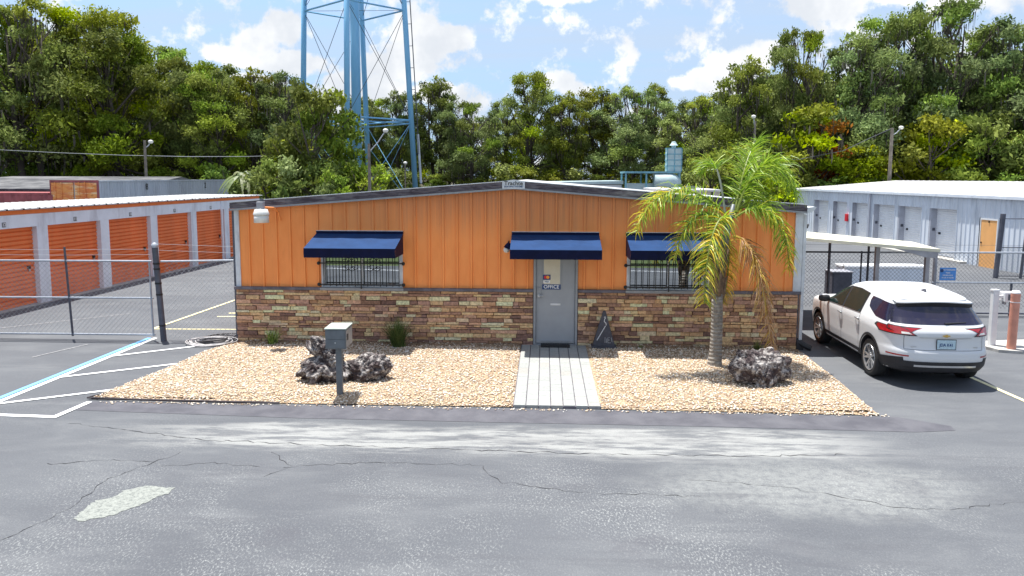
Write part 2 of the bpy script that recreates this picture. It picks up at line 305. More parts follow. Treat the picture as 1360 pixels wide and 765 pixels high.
# ------------------------------------------------------------------ mesh helpers
class MB:
    def __init__(s): s.v = []; s.f = []; s.c = []; s.k = (1, 1, 1)
    def add(s, vs, fs, c=None):
        o = len(s.v); s.v += [tuple(p) for p in vs]; s.f += [tuple(i+o for i in f) for f in fs]; s.c += [c or s.k]*len(fs); return s
    def box(s, x0, x1, y0, y1, z0, z1, c=None):
        return s.add([(x0, y0, z0), (x1, y0, z0), (x1, y1, z0), (x0, y1, z0), (x0, y0, z1), (x1, y0, z1), (x1, y1, z1), (x0, y1, z1)],
                     [(0, 3, 2, 1), (4, 5, 6, 7), (0, 1, 5, 4), (1, 2, 6, 5), (2, 3, 7, 6), (3, 0, 4, 7)], c)
    def prism(s, poly, axis, a, b, c=None):
        """poly in the other two axes, extruded from a to b along axis"""
        def P(u, w, t): return (t, u, w) if axis == 'x' else ((u, t, w) if axis == 'y' else (u, w, t))
        n = len(poly); vs = [P(u, w, a) for u, w in poly]+[P(u, w, b) for u, w in poly]
        fs = [tuple(range(n))[::-1], tuple(range(n, 2*n))]+[(i, (i+1) % n, n+(i+1) % n, n+i) for i in range(n)]
        return s.add(vs, fs, c)
    def tube(s, pts, r, n=8, cap=True, c=None):
        pts = [Vector(p) for p in pts]; rr = r if isinstance(r, (list, tuple)) else [r]*len(pts); vs = []; fs = []
        up = None
        for i, p in enumerate(pts):
            d = (pts[min(i+1, len(pts)-1)]-pts[max(i-1, 0)]).normalized()
            if up is None: up = Vector((0, 0, 1)) if abs(d.z) < .9 else Vector((1, 0, 0))
            a = d.cross(up).normalized(); b = a.cross(d).normalized(); up = b
            for k in range(n):
                t = 2*math.pi*k/n; vs.append(p+(a*math.cos(t)+b*math.sin(t))*rr[i])
        for i in range(len(pts)-1):
            for k in range(n): fs.append((i*n+k, i*n+(k+1) % n, (i+1)*n+(k+1) % n, (i+1)*n+k))
        if cap: fs += [tuple(range(n))[::-1], tuple(range((len(pts)-1)*n, len(pts)*n))]
        return s.add(vs, fs, c)
    def lathe(s, prof, cx, cy, n=20, c=None):
        vs = []; fs = []
        for r, z in prof:
            for k in range(n): t = 2*math.pi*k/n; vs.append((cx+r*math.cos(t), cy+r*math.sin(t), z))
        m = len(prof)
        for i in range(m-1):
            for k in range(n): fs.append((i*n+k, i*n+(k+1) % n, (i+1)*n+(k+1) % n, (i+1)*n+k))
        fs += [tuple(range(n))[::-1], tuple(range((m-1)*n, m*n))]
        return s.add(vs, fs, c)
    def xf(s, M, start=0):
        for i in range(start, len(s.v)): s.v[i] = tuple(M @ Vector(s.v[i]))
        return s
    def build(s, name, mat, parent=None, smooth=False, loc=None, bevel=0):
        me = bpy.data.meshes.new(name); me.from_pydata(s.v, [], s.f); me.update()
        if any(c != (1, 1, 1) for c in s.c):
            at = me.color_attributes.new('Col', 'FLOAT_COLOR', 'CORNER')
            arr = np.repeat(np.array([(*c[:3], 1.) for c in s.c], dtype=np.float32), [len(f) for f in s.f], axis=0)
            at.data.foreach_set('color', arr.ravel())
        me.materials.append(MATS[mat] if isinstance(mat, str) else mat)
        if smooth: me.polygons.foreach_set('use_smooth', [True]*len(me.polygons))
        o = bpy.data.objects.new(name, me); col.objects.link(o)
        if parent is not None: o.parent = parent
        if loc: o.location = loc
        if bevel:
            bm = o.modifiers.new('bevel', 'BEVEL'); bm.width = bevel; bm.segments = 2; bm.limit_method = 'ANGLE'
        return o
def npmesh(name, V, F, mat, parent=None, C=None, smooth=False):
    """V (n,3), F (m,k) arrays, C one colour per face"""
    me = bpy.data.meshes.new(name); m, k = F.shape
    me.vertices.add(len(V)); me.vertices.foreach_set('co', np.asarray(V, dtype=np.float32).ravel())
    me.loops.add(m*k); me.loops.foreach_set('vertex_index', F.astype(np.int32).ravel())
    me.polygons.add(m); me.polygons.foreach_set('loop_start', np.arange(0, m*k, k, dtype=np.int32))
    if smooth: me.polygons.foreach_set('use_smooth', np.ones(m, dtype=bool))
    me.update(calc_edges=True); me.validate()
    if C is not None:
        at = me.color_attributes.new('Col', 'FLOAT_COLOR', 'CORNER')
        a = np.ones((m*k, 4), dtype=np.float32); a[:, :3] = np.repeat(C, k, axis=0); at.data.foreach_set('color', a.ravel())
    me.materials.append(MATS[mat])
    o = bpy.data.objects.new(name, me); col.objects.link(o)
    if parent is not None: o.parent = parent
    return o
def tag(o, label=None, cat=None, group=None, kind=None):
    if label: o['label'] = label
    if cat: o['category'] = cat
    if group: o['group'] = group
    if kind: o['kind'] = kind
    return o
def empty(name, label, cat, loc=(0, 0, 0), rz=0, group=None):
    o = bpy.data.objects.new(name, None); col.objects.link(o); o.location = loc; o.rotation_euler = (0, 0, rz); o.empty_display_size = .2
    return tag(o, label, cat, group)
def struct(o): o['kind'] = 'structure'; return o
def copy_tree(o, parent=None):
    c = o.copy(); col.objects.link(c)
    if parent is not None: c.parent = parent
    for ch in list(o.children): copy_tree(ch, c)
    return c
def text(name, body, size, loc, rot, mat, parent, ext=.002, label=None, sx=1., align='CENTER'):
    cu = bpy.data.curves.new(name, 'FONT'); cu.body = body; cu.size = size; cu.extrude = ext; cu.align_x = align; cu.align_y = 'CENTER'; cu.offset = size*.012
    tmp = bpy.data.objects.new(name+'_tmp', cu); col.objects.link(tmp)
    dg = bpy.context.evaluated_depsgraph_get(); me = bpy.data.meshes.new_from_object(tmp.evaluated_get(dg))
    bpy.data.objects.remove(tmp); bpy.data.curves.remove(cu)
    me.materials.clear(); me.materials.append(MATS[mat]); me.name = name
    o = bpy.data.objects.new(name, me); col.objects.link(o); o.location = loc; o.rotation_euler = rot; o.scale = (sx, 1, 1); o.parent = parent
    return o
def quad_strip(pts, w, z):
    """flat strip of width w along pts on the ground, as MB"""
    m = MB(); pts = [Vector((p[0], p[1], 0)) for p in pts]; L = []; Rr = []
    for i, p in enumerate(pts):
        d = (pts[min(i+1, len(pts)-1)]-pts[max(i-1, 0)]).normalized(); n = Vector((-d.y, d.x, 0)); ww = w[i] if isinstance(w, (list, tuple)) else w
        L.append((p.x+n.x*ww/2, p.y+n.y*ww/2, z)); Rr.append((p.x-n.x*ww/2, p.y-n.y*ww/2, z))
    k = len(pts); m.add(L+Rr, [(i, k+i, k+i+1, i+1) for i in range(k-1)]); return m

# ------------------------------------------------------------------ ground, paving, markings
def sheet(name, mat, x0, x1, y0, y1, z): return struct(MB().add([(x0, y0, z), (x1, y0, z), (x1, y1, z), (x0, y1, z)], [(0, 1, 2, 3)]).build(name, mat))
sheet('ground', 'leaf_litter', -1200, 1200, -1200, 1500, -.02)
sheet('grass_verge', 'grass_ground', -300, 300, -120, -14.2, -.012)
sheet('parking_lot', 'asphalt', -60, 60, -14.2, 42, 0)
struct(quad_strip([(-6.75, -4.62), (-3, -4.74), (0, -4.76), (3, -4.78), (6.1, -4.86), (6.7, -5.0)], [.45, .62, .66, .66, .68, .2], .004).build('seal_strip', 'seal_coat'))
rng = random.Random(5)
def jag_poly(name, mat, cx, cy, rx, ry, rot, z, n=70, amp=.22, seed=0):
    vs = []
    for i in range(n):
        a = 2*math.pi*i/n; r = 1+amp*noise.noise(Vector((math.cos(a)*2.3+seed, math.sin(a)*2.3, seed)))*2+.07*noise.noise(Vector((math.cos(a)*9, math.sin(a)*9, seed)))*2
        x, y = rx*r*math.cos(a), ry*r*math.sin(a); vs.append((cx+x*math.cos(rot)-y*math.sin(rot), cy+x*math.sin(rot)+y*math.cos(rot), z))
    return struct(MB().add(vs, [tuple(range(n))]).build(name, mat))
def ragged(name, mat, pts, z, amp=.02, seed=1):
    r = random.Random(seed); vs = []
    for a, b in zip(pts, pts[1:]+pts[:1]):
        n = max(2, int(math.dist(a, b)/.035))
        for i in range(n): t = i/n; vs.append((a[0]+(b[0]-a[0])*t+r.uniform(-amp, amp), a[1]+(b[1]-a[1])*t+r.uniform(-amp, amp), z))
    return struct(MB().add(vs, [tuple(range(len(vs)))[::-1]]).build(name, mat))
ragged('road_patch', 'bare_concrete', [(-4.37, -8.46), (-4.4, -8.3), (-4.41, -8.14), (-4.41, -8.0), (-4.26, -7.92), (-4.25, -7.73), (-4.04, -7.57), (-3.86, -7.61), (-3.7, -7.62), (-3.69, -7.79), (-3.79, -7.89), (-3.82, -8.07), (-3.93, -8.21), (-4.0, -8.36), (-4.15, -8.42), (-4.24, -8.51)], .004)
def crack(pts, seed, w=.0065):
    out = []; ws = []
    r = random.Random(seed)
    for a, b in zip(pts, pts[1:]):
        n = max(2, int(math.dist(a, b)/.09))
        for i in range(n):
            t = i/n; out.append((a[0]+(b[0]-a[0])*t+r.uniform(-.035, .035), a[1]+(b[1]-a[1])*t+r.uniform(-.035, .035))); ws.append(w*r.choice([.3, .6, 1., 1.5]))
    out.append(pts[-1]); ws.append(.003)
    struct(quad_strip(out, ws, .0045).build('road_crack', 'asphalt_crack'))
crack([(-4.79, -8.98), (-4.6, -8.3), (-4.62, -7.4), (-4.25, -6.7), (-4.18, -6.49)], 1)
crack([(-4.25, -7.0), (-3.6, -6.85), (-2.93, -6.94)], 2, .006)
crack([(-2.95, -6.45), (-2.55, -6.9), (-2.76, -7.25)], 3, .006)
crack([(-2.6, -6.93), (-1.5, -6.72), (-.12, -6.75), (.11, -7.25), (1.18, -7.52), (2.49, -7.55)], 4)
crack([(2.4, -7.1), (3.2, -7.15), (3.91, -7.38), (4.62, -7.71), (5.2, -7.75), (6.2, -7.5)], 5)
crack([(-6.4, -5.45), (-4.0, -6.05), (-1.2, -6.20), (1.2, -6.28), (3.2, -6.27), (4.7, -6.13)], 7, .010)
crack([(-5.7, -7.0), (-4.9, -6.8), (-4.3, -6.9)], 6, .008)
def stripe(pts, w, mat='white_road_paint', z=.008): return struct(quad_strip(pts, w, z).build('painted_line', mat))
stripe([(-8.30, .30), (-8.34, -4.75)], .10, 'blue_road_paint'); stripe([(-8.16, .30), (-8.20, -4.72)], .10)
stripe([(-8.20, -4.66), (-6.72, -3.74)], .085, z=.012); stripe([(-8.20, -3.05), (-6.52, -1.96)], .085, z=.012); stripe([(-8.18, -1.45), (-6.70, -.36)], .085, z=.012)
stripe([(-9.6, -5.06), (-6.74, -5.19)], .10); stripe([(-6.79, -5.23), (-6.72, -4.44)], .10, z=.012)
stripe([(-8.72, 1.27), (-5.9, 1.36)], .07, 'yellow_road_paint'); stripe([(-8.74, 1.3), (-8.47, 6.2)], .09, 'yellow_road_paint', .012)
stripe([(-7.9, 2.9), (-7.35, 2.95)], .10, 'yellow_road_paint'); stripe([(-7.8, 3.4), (-7.2, 3.45)], .10, 'yellow_road_paint')
stripe([(-13.0, .6), (-10.4, 3.2)], .05, 'faint_road_paint'); stripe([(-9.7, -1.6), (-9.3, -.4)], .035, 'faint_road_paint')
stripe([(8.52, -.9), (8.62, -3.4), (8.75, -6.4)], .085, 'yellow_road_paint'); stripe([(-9.0, -13.4), (-2.5, -12.2)], .12); stripe([(1.5, -13.6), (9, -12.4)], .12)

# ------------------------------------------------------------------ gravel bed
BED = [(-6.12, -.02), (-6.45, -.8), (-6.52, -2.0), (-6.72, -3.6), (-6.82, -4.28), (-4.5, -4.36), (0, -4.36), (3, -4.40), (5.86, -4.47), (6.0, -2.6), (6.08, -.6), (6.10, -.02)]
def in_poly(x, y, P):
    c = False; j = len(P)-1
    for i in range(len(P)):
        if (P[i][1] > y) != (P[j][1] > y) and x < (P[j][0]-P[i][0])*(y-P[i][1])/(P[j][1]-P[i][1])+P[i][0]: c = not c
        j = i
    return c
def dedge(x, y):
    best = 9
    for a, b in zip(BED[:-1], BED[1:]):
        ax, ay = a; bx, by = b; t = max(0, min(1, ((x-ax)*(bx-ax)+(y-ay)*(by-ay))/((bx-ax)**2+(by-ay)**2)))
        best = min(best, math.hypot(x-ax-t*(bx-ax), y-ay-t*(by-ay)))
    return best
def bedz(x, y):
    e = dedge(x, y) if -6 < x < 6.2 or True else 1
    z = .012+.055*min(1, e/.35)+.018*noise.noise(Vector((x*1.1, y*1.1, 0)))
    if .16 < x < 1.62: z = min(z, .028)
    return z
def build_bed():
    xs = np.arange(-6.9, 6.2, .12); ys = np.arange(-4.56, .0, .12); V = []; idx = {}; F = []
    # fan the outline with an inner grid
    inner = {}
    for i, x in enumerate(xs):
        for j, y in enumerate(ys):
            if in_poly(x, y, BED) and dedge(x, y) > .03: inner[(i, j)] = len(V); V.append((x, y, bedz(x, y)))
    for (i, j) in inner:
        q = [(i, j), (i+1, j), (i+1, j+1), (i, j+1)]
        if all(k in inner for k in q): F.append(tuple(inner[k] for k in q))
    m = MB(); m.add(V, F)
    n = len(BED); m.add([(x, y, .014) for x, y in BED], [tuple(range(n))[::-1]])
    o = m.build('gravel_bed', 'gravel_base', smooth=True); struct(o)
build_bed()
def build_pebbles():
    r = np.random.default_rng(3); N = 30000
    P = []
    while len(P) < N:
        x = r.uniform(-6.9, 6.15); y = r.uniform(-4.5, -.03)
        if .17 < x < 1.60: continue
        if in_poly(x, y, BED): P.append((x, y))
    for k in range(420):   # strays on the asphalt just outside the bed
        t = r.uniform(0, 1); x = -6.6+12.6*t; P.append((x, -4.40-abs(r.normal(0, .05))-.01*t*5))
    P = np.array(P); n = len(P); z = np.array([bedz(x, y) if in_poly(x, y, BED) else .004 for x, y in P])
    base = np.array([(1, 0, 0), (0, 1, 0), (-1, 0, 0), (0, -1, 0), (0, 0, .8), (0, 0, -.8)], float)
    tri = np.array([(0, 1, 4), (1, 2, 4), (2, 3, 4), (3, 0, 4), (1, 0, 5), (2, 1, 5), (3, 2, 5), (0, 3, 5)])
    s = r.uniform(.011, .026, n); a = r.uniform(0, 6.28, n); el = r.uniform(.6, 1.2, (n, 3))
    B = base[None]*el[:, None, :]*s[:, None, None]+r.normal(0, .15, (n, 6, 3))*s[:, None, None]
    ca, sa = np.cos(a)[:, None], np.sin(a)[:, None]
    X = B[..., 0]*ca-B[..., 1]*sa+P[:, 0:1]; Y = B[..., 0]*sa+B[..., 1]*ca+P[:, 1:2]; Z = B[..., 2]*.75+z[:, None]+s[:, None]*.35
    V = np.stack([X, Y, Z], -1).reshape(-1, 3); F = (tri[None]+(np.arange(n)*6)[:, None, None]).reshape(-1, 3)
    pal = np.array([(.70, .58, .45), (.76, .67, .55), (.66, .51, .37), (.78, .72, .63), (.54, .38, .26), (.74, .56, .44), (.40, .28, .20), (.77, .74, .70)])
    C = pal[r.choice(8, n, p=[.20, .17, .16, .12, .11, .09, .08, .07])]*r.uniform(.8, 1.12, (n, 1))
    near = (P[:, 1] > -.34-.14*r.random(n)) & (r.random(n) < .8); C[near] = C[near]*np.array([.42, .34, .28])  # pebbles along the wall browned as debris, with its shade painted in
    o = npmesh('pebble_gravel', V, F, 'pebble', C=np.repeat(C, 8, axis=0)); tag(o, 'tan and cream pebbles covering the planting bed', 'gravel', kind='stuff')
build_pebbles()
# edging strip along the front left of the bed
e = MB(); e.tube([(-6.62, -3.9, .03), (-6.84, -4.30, .035), (-6.0, -4.37, .04), (-5.0, -4.39, .04), (-3.6, -4.40, .03)], .016, 6)
tag(e.build('garden_edging', 'black_edging'), 'thin black plastic edging along the front left of the gravel', 'edging')
# paver path
def build_path():
    m = MB(); r = random.Random(8); x0, x1 = .185, 1.575; nc = 7; w = (x1-x0)/nc
    for i in range(nc):
        y = -.2-(.1 if i % 2 else 0); first = True
        y = -.12
        while y > -4.36:
            L = r.choice([.2, .3, .3, .4]) if not first else r.choice([.15, .25, .35]); first = False
            y2 = max(y-L, -4.38); g = .004
            k = r.uniform(.93, 1.05); c = (.30*k, .31*k, .30*k)
            if r.random() < .1: c = (c[0]*1.0, c[1]*.96, c[2]*.94)
            h = .055+r.uniform(-.001, .001)
            m.box(x0+i*w+.0075, x0+(i+1)*w-.0075, y2+.0025, y-.0025, 0, h, c); y = y2
            if y <= -4.37: break
    o = m.build('paver_path', 'paver', bevel=.003); struct(o)
    struct(MB().box(x0-.008, x1+.008, -4.374, -.05, .001, .040).build('path_bedding', 'dark_ledge'))
build_path()

# ------------------------------------------------------------------ office building
HW = 6.096
def eave(x): return 2.93+(3.41-2.93)*(1-abs(x)/HW)       # underside of the fascia
bld = empty('office_building', 'orange metal-sided office with stacked stone base and three blue awnings', 'office building', (0, 0, 0))
def build_office():
    # side, back walls and roof
    D = 12.2; m = MB()
    m.box(-HW+.01, -HW+.12, .05, D, 0, 3.0); m.box(HW-.12, HW-.01, .05, D, 0, 3.0); m.prism([(-HW+.01, 0), (HW-.01, 0), (HW-.01, 2.98), (0, 3.5), (-HW+.01, 2.98)], 'y', D, D+.1)
    m.build('side_wall', 'orange_paint', bld)
    r = MB(); r.prism([(-HW-.12, 3.09), (0, 3.58), (HW+.12, 3.04), (HW+.12, 2.98), (0, 3.50), (-HW-.12, 3.02)], 'y', .04, D+.2); r.build('roof', 'roof_grey', bld)
    # ribbed front panels: every foot one narrow raised rib
    w = MB(); ribs = [-HW+.3048*i for i in range(1, 40)]
    prof = [(-HW+.10, .0)]
    for x in ribs: prof += [(x-.028, .0), (x-.018, -.032), (x+.018, -.032), (x+.028, .0)]
    prof.append((HW-.14, .0))
    for hx in (-4.2, -2.41, .43, 1.39, 2.43, 4.2):
        for q in range(len(prof)-1):
            if prof[q][0] < hx < prof[q+1][0]:
                u = (hx-prof[q][0])/(prof[q+1][0]-prof[q][0]); prof.insert(q+1, (hx, prof[q][1]+(prof[q+1][1]-prof[q][1])*u)); break
    for (a, ya), (b, yb) in zip(prof, prof[1:]):
        holes = [(-4.2, -2.41, 1.25, 1.99), (2.43, 4.2, 1.25, 1.99), (.43, 1.39, 0, 2.12)]
        mid = (a+b)/2; z0 = 1.262; z1a, z1b = eave(a)+.06, eave(b)+.06
        cut = [h for h in holes if h[0] < mid < h[1]]
        if cut:
            h = cut[0]
            if h[2] > z0+.01: w.add([(a, ya, z0), (b, yb, z0), (b, yb, h[2]), (a, ya, h[2])], [(0, 1, 2, 3)])
            w.add([(a, ya, h[3]), (b, yb, h[3]), (b, yb, z1b), (a, ya, z1a)], [(0, 1, 2, 3)])
        else: w.add([(a, ya, z0), (b, yb, z0), (b, yb, z1b), (a, ya, z1a)], [(0, 1, 2, 3)])
    w.build('front_wall', 'orange_paint', bld)
    b = MB()   # screw heads near the ribs
    # backing behind wall (keeps light out)
    MB().box(-HW+.14, HW-.14, .14, .16, 0, 2.95).build('inner_wall', 'dark_interior', bld)
    # corner trims
    MB().box(-HW-.005, -HW+.10, -.03, .05, 1.22, 2.95).build('corner_trim', 'white_trim', bld)
    t = MB(); t.box(HW-.14, HW+.02, -.03, .05, 1.24, 2.93); t.build('corner_trim', 'white_trim', bld)
    d = MB(); d.box(HW+.03, HW+.10, -.02, .07, .2, 2.90); d.build('downspout', 'white_trim', bld, bevel=.008)
    e = MB(); e.prism([(-.07, 0), (.1, 0), (.1, .24), (0, .24), (-.06, .15)], 'x', HW-.02, HW+.12); e.tube([(HW+.05, .0, .16), (HW+.16, -.08, .09), (HW+.27, -.12, .05)], [.07, .065, .055], 8); e.build('downspout_boot', 'black_plastic', bld)
    d = MB(); d.box(-HW-.06, -HW-.012, -.01, .06, .1, 2.92); d.build('downspout', 'dark_post', bld)
    # dark ledge between stone and metal
    l = MB(); l.box(-HW-.04, .43, -.09, .02, 1.20, 1.262); l.box(1.39, HW+.02, -.09, .02, 1.20, 1.262); l.build('ledge', 'dark_ledge', bld, bevel=.006)
    # fascia (two sloping lengths), lip and pale cap
    def slope(name, mat, dz0, dz1, y0, y1, xe=HW+.05):
        f = MB()
        for s in (-1, 1):
            x1 = s*xe; a = [(0, eave(0)+dz0), (x1, eave(x1)+dz0), (x1, eave(x1)+dz1), (0, eave(0)+dz1)]
            f.prism(a if s > 0 else a[::-1], 'y', y0, y1)
        return f.build(name, mat, bld)
    fa = slope('fascia', 'faded_fascia', .045, .175, -.13, .04)
    slope('fascia_lip', 'frame_grey', .0, .040, -.15, -.02); slope('roof_cap', 'white_trim', .176, .192, -.155, .10)
    slope('fascia_rib', 'faded_fascia', .10, .118, -.142, -.128)
    g = MB(); g.prism([(HW+.05, 2.93), (HW+.16, 2.96), (HW+.24, 3.06), (HW+.20, 3.07), (HW+.05, 3.05)], 'y', -.14, 12.3); g.build('gutter', 'white_trim', bld)
    s = MB(); s.prism([(-.24, eave(.24)+.03), (.24, eave(.24)+.03), (.24, eave(.24)+.19), (0, eave(0)+.205), (-.24, eave(.24)+.19)], 'y', -.165, -.14); sg = s.build('ridge_sign', 'white_trim', bld)
    sg['label'] = 'small white maker plate at the roof peak'
    text('sign_lettering', 'Trachte', .125, (0, -.169, eave(0)+.125), (R_(90), 0, 0), 'black_plastic', sg)
    text('sign_lettering', 'BUILDING SYSTEMS', .045, (0, -.169, eave(0)+.055), (R_(90), 0, 0), 'sign_blue', sg)
    # stone veneer
    r = random.Random(11); pal = [(.46, .31, .17), (.40, .25, .135), (.31, .18, .105), (.22, .125, .085), (.165, .095, .075), (.54, .41, .25), (.37, .225, .15), (.27, .16, .12), (.48, .36, .24)]
    wt = [5, 4, 4, 4, 2.5, 3.5, 3, 3, 2]
    for (xa, xb) in ((-HW-.02, .425), (1.395, HW-.03)):
        z = -.03; st = MB()
        while z < 1.195:
            h = r.choice([.05, .06, .07, .08, .095, .115]); h = min(h, 1.198-z)
            if 1.198-z-h < .035: h = 1.198-z
            x = xa
            while x < xb-.001:
                L = r.choice([.14, .2, .25, .3, .36, .44])*r.uniform(.85, 1.15)*(1.15 if h < .07 else .9); L = xb-x if xb-x-L < .10 else L
                split = h > .10 and r.random() < .35
                for (za, zb) in (((z, z+h*.48), (z+h*.48, z+h)) if split else ((z, z+h),)):
                    k = r.uniform(.8, 1.15); c = r.choices(pal, wt)[0]; c = tuple(min(.62, q*k*1.42) for q in c); pr = r.uniform(.02, .068); g = .0035
                    d1, d2 = r.uniform(-.010, .010), r.uniform(-.010, .010)
                    X0, X1, Z0, Z1 = x+g, x+L-g, za+g, zb-g; j = lambda: r.uniform(-.006, .006)
                    i = .007
                    vs = [(X0, .0, Z0), (X1, .0, Z0), (X1, .0, Z1), (X0, .0, Z1), (X0+j(), -pr+.008, Z0+j()), (X1+j(), -pr+.008, Z0+j()), (X1+j(), -pr+.008, Z1+j()), (X0+j(), -pr+.008, Z1+j()),
                          (X0+i, -pr+d1, Z0+i), (X1-i, -pr+d2, Z0+i), (X1-i, -pr+d2+j(), Z1-i), (X0+i, -pr+d1+j(), Z1-i)]
                    st.add(vs, [(0, 1, 5, 4), (1, 2, 6, 5), (2, 3, 7, 6), (3, 0, 4, 7), (4, 5, 9, 8), (5, 6, 10, 9), (6, 7, 11, 10), (7, 4, 8, 11), (8, 9, 10, 11)], c)
                x += L
            z += h
        st.build('stone_wall', 'stone_veneer', bld)
    mo = MB(); mo.box(-HW-.015, .43, -.008, .10, -.05, 1.2); mo.box(1.39, HW-.035, -.008, .10, -.05, 1.2); mo.build('mortar_backing', 'brown_seat', bld)
    # windows
    for wi, (xa, xb) in enumerate(((-4.2, -2.41), (2.43, 4.2))):
        fr = MB(); za, zb = 1.262, 1.99
        fr.box(xa, xa+.07, -.035, .06, za, zb); fr.box(xb-.07, xb, -.035, .06, za, zb); fr.box(xa+.07, xb-.07, -.035, .06, za, za+.035); fr.box(xa+.07, xb-.07, -.035, .06, zb-.05, zb)
        W = fr.build('window', 'white_trim', bld); W['label'] = ('window with scrolled black security bars under the awning left of the door', 'window with plain black security bars behind the palm')[wi]
        MB().box(xa+.07, xb-.07, .03, .038, za+.035, zb-.05).build('pane', 'window_glass', W)
        MB().box((xa+xb)/2-.012, (xa+xb)/2+.012, .012, .029, za+.035, zb-.05).build('mullion', 'white_trim', W)
        MB().box(xa-.02, xb+.02, -.10, .0, 1.2, 1.258).build('sill', 'frame_grey', W)
        b = MB()
        for z in (1.335, 1.80): b.box(xa-.03, xb+.03, -.115, -.10, z-.013, z+.013)
        n = 13
        for k in range(n):
            x = xa+.07+(xb-xa-.14)*k/(n-1); b.box(x-.0075, x+.0075, -.10, -.085, 1.29, 1.99)
        b.box((xa+xb)/2-.011, (xa+xb)/2+.011, -.118, -.10, 1.24, 1.99)
        for x in (xa-.03, xb+.03):
            for z in (1.335, 1.80): b.lathe([(0, -.03), (.035, -.02), (.042, 0), (.035, .02), (0, .03)], 0, 0, 8).xf(Matrix.Translation((x, -.12, z))@Matrix.Rotation(R_(90), 4, 'X'), len(b.v)-40)
            b.box(x-.01, x+.01, -.11, -.02, 1.325, 1.345); b.box(x-.01, x+.01, -.11, -.02, 1.79, 1.81)
        if wi == 0:
            for cx in (xa+.62, xb-.62):
                for sx in (-1, 1):
                    for (cz, sz) in ((1.80, 1), (1.72, -1)):
                        pts = []
                        for k in range(15):
                            a = k/14*1.9*math.pi; rad = .085*(1-k/17); pts.append((cx+sx*(.088-rad*math.cos(a)), -.108, cz+sz*(.02+rad*math.sin(a)*1.0)))
                        b.tube(pts, .0065, 5)
        b.build('security_bars', 'black_iron', W)
    # door
    dr = MB(); dr.box(.49, 1.33, .0, .045, .07, 2.06); Dn = dr.build('door', 'door_grey', bld, bevel=.004); Dn['label'] = 'grey steel office door with cream blind window'
    f = MB(); f.box(.435, .485, -.05, .08, .0, 2.11); f.box(1.335, 1.385, -.05, .08, .0, 2.11); f.box(.485, 1.335, -.05, .08, 2.065, 2.11); f.build('door_frame', 'frame_grey', Dn)
    MB().box(.485, 1.335, -.06, .06, .0, .062).build('threshold', 'frame_grey', Dn)
    MB().box(.50, 1.32, -.018, -.002, .075, .12).build('kick_strip', 'steel', Dn)
    MB().box(.655, 1.005, -.012, -.002, 1.36, 1.95).build('window_blind', 'blind_cream', Dn)
    wf = MB(); wf.box(.63, .655, -.016, -.002, 1.335, 1.975); wf.box(1.005, 1.03, -.016, -.002, 1.335, 1.975); wf.box(.655, 1.005, -.016, -.002, 1.335, 1.36); wf.box(.655, 1.005, -.016, -.002, 1.95, 1.975); wf.build('window_bead', 'door_grey', Dn)
    os_ = MB().box(.622, 1.018, -.022, -.017, 1.255, 1.365).build('office_sign', 'sign_blue', Dn)
    text('sign_lettering', 'OFFICE', .105, (.82, -.024, 1.31), (R_(90), 0, 0), 'sign_white', os_, sx=1.0)
    ca = MB().box(.635, .80, -.020, -.0165, 1.465, 1.575).build('card_sticker', 'sign_blue', Dn)
    for cx, mt, yy in ((.692, 'sign_red', -.0205), (.742, 'card_orange', -.0208)):
        c = MB(); c.lathe([(.036, 0), (.036, .0012)], 0, 0, 20).xf(Matrix.Translation((cx, yy, 1.52))@Matrix.Rotation(R_(90), 4, 'X')); c.build('card_disc', mt, ca)
    vs = MB().box(.645, .79, -.020, -.0165, 1.395, 1.452).build('card_sticker', 'sign_white', Dn)
    text('sign_lettering', 'VISA', .045, (.717, -.0215, 1.423), (R_(90), 0, 0), 'sign_blue', vs)
    MB().box(.80, 1.02, -.012, .0, .905, .95).build('mail_slot', 'chalk_white', Dn, bevel=.004)
    h = MB(); h.box(.50, .60, -.02, 0, 1.06, 1.30); lg = h.build('latch_guard', 'frame_grey', Dn, bevel=.004)
    h = MB(); h.lathe([(.032, 0), (.032, .03)], 0, 0, 14).xf(Matrix.Translation((.555, -.02, 1.12))@Matrix.Rotation(R_(90), 4, 'X')); h.tube([(.555, -.07, 1.12), (.64, -.075, 1.12)], .013, 8); h.tube([(.555, -.03, 1.12), (.555, -.075, 1.12)], .012, 8); h.build('handle', 'steel', Dn)
    # awnings
    for (xa, xb, lab) in ((-4.29, -2.39, 'blue fabric awning over the window left of the door'), (-.04, 1.83, 'blue fabric awning over the office door'), (2.40, 4.27, 'blue fabric awning over the window behind the palm')):
        yb_, yf = -.04, -.92; zt, zf, zb = 2.49, 2.20, 2.005
        ft = MB(); n = 12
        top = MB()
        for i in range(n):   # top slope, slightly sagging between its bars
            xs = xa+(xb-xa)*i/n; xe = xa+(xb-xa)*(i+1)/n
            sg_ = lambda x, t: -.012*math.sin(math.pi*((x-xa)/(xb-xa)*3 % 1))*math.sin(math.pi*t)
            for j in range(4):
                t0, t1 = j/4, (j+1)/4
                P = lambda x, t: (x, yb_+(yf-yb_)*t, zt-.05+(zf-zt+.05)*t+sg_(x, t))
                top.add([P(xs, t0), P(xe, t0), P(xe, t1), P(xs, t1)], [(0, 3, 2, 1)])
        A = top.build('awning', 'awning_blue', bld, smooth=True); A['label'] = lab
        v = MB(); nn = 24
        for i in range(nn):
            xs = xa+(xb-xa)*i/nn; xe = xa+(xb-xa)*(i+1)/nn; wv = lambda x: yf-.014*math.sin((x-xa)*7+xa)-.010*math.sin((x-xa)*17+xa*3)
            v.add([(xs, yf, zf), (xe, yf, zf), (xe, wv(xe), (zf+zb)/2), (xs, wv(xs), (zf+zb)/2), (xe, yf+.01, zb), (xs, yf+.01, zb)], [(0, 3, 2, 1), (3, 5, 4, 2)])
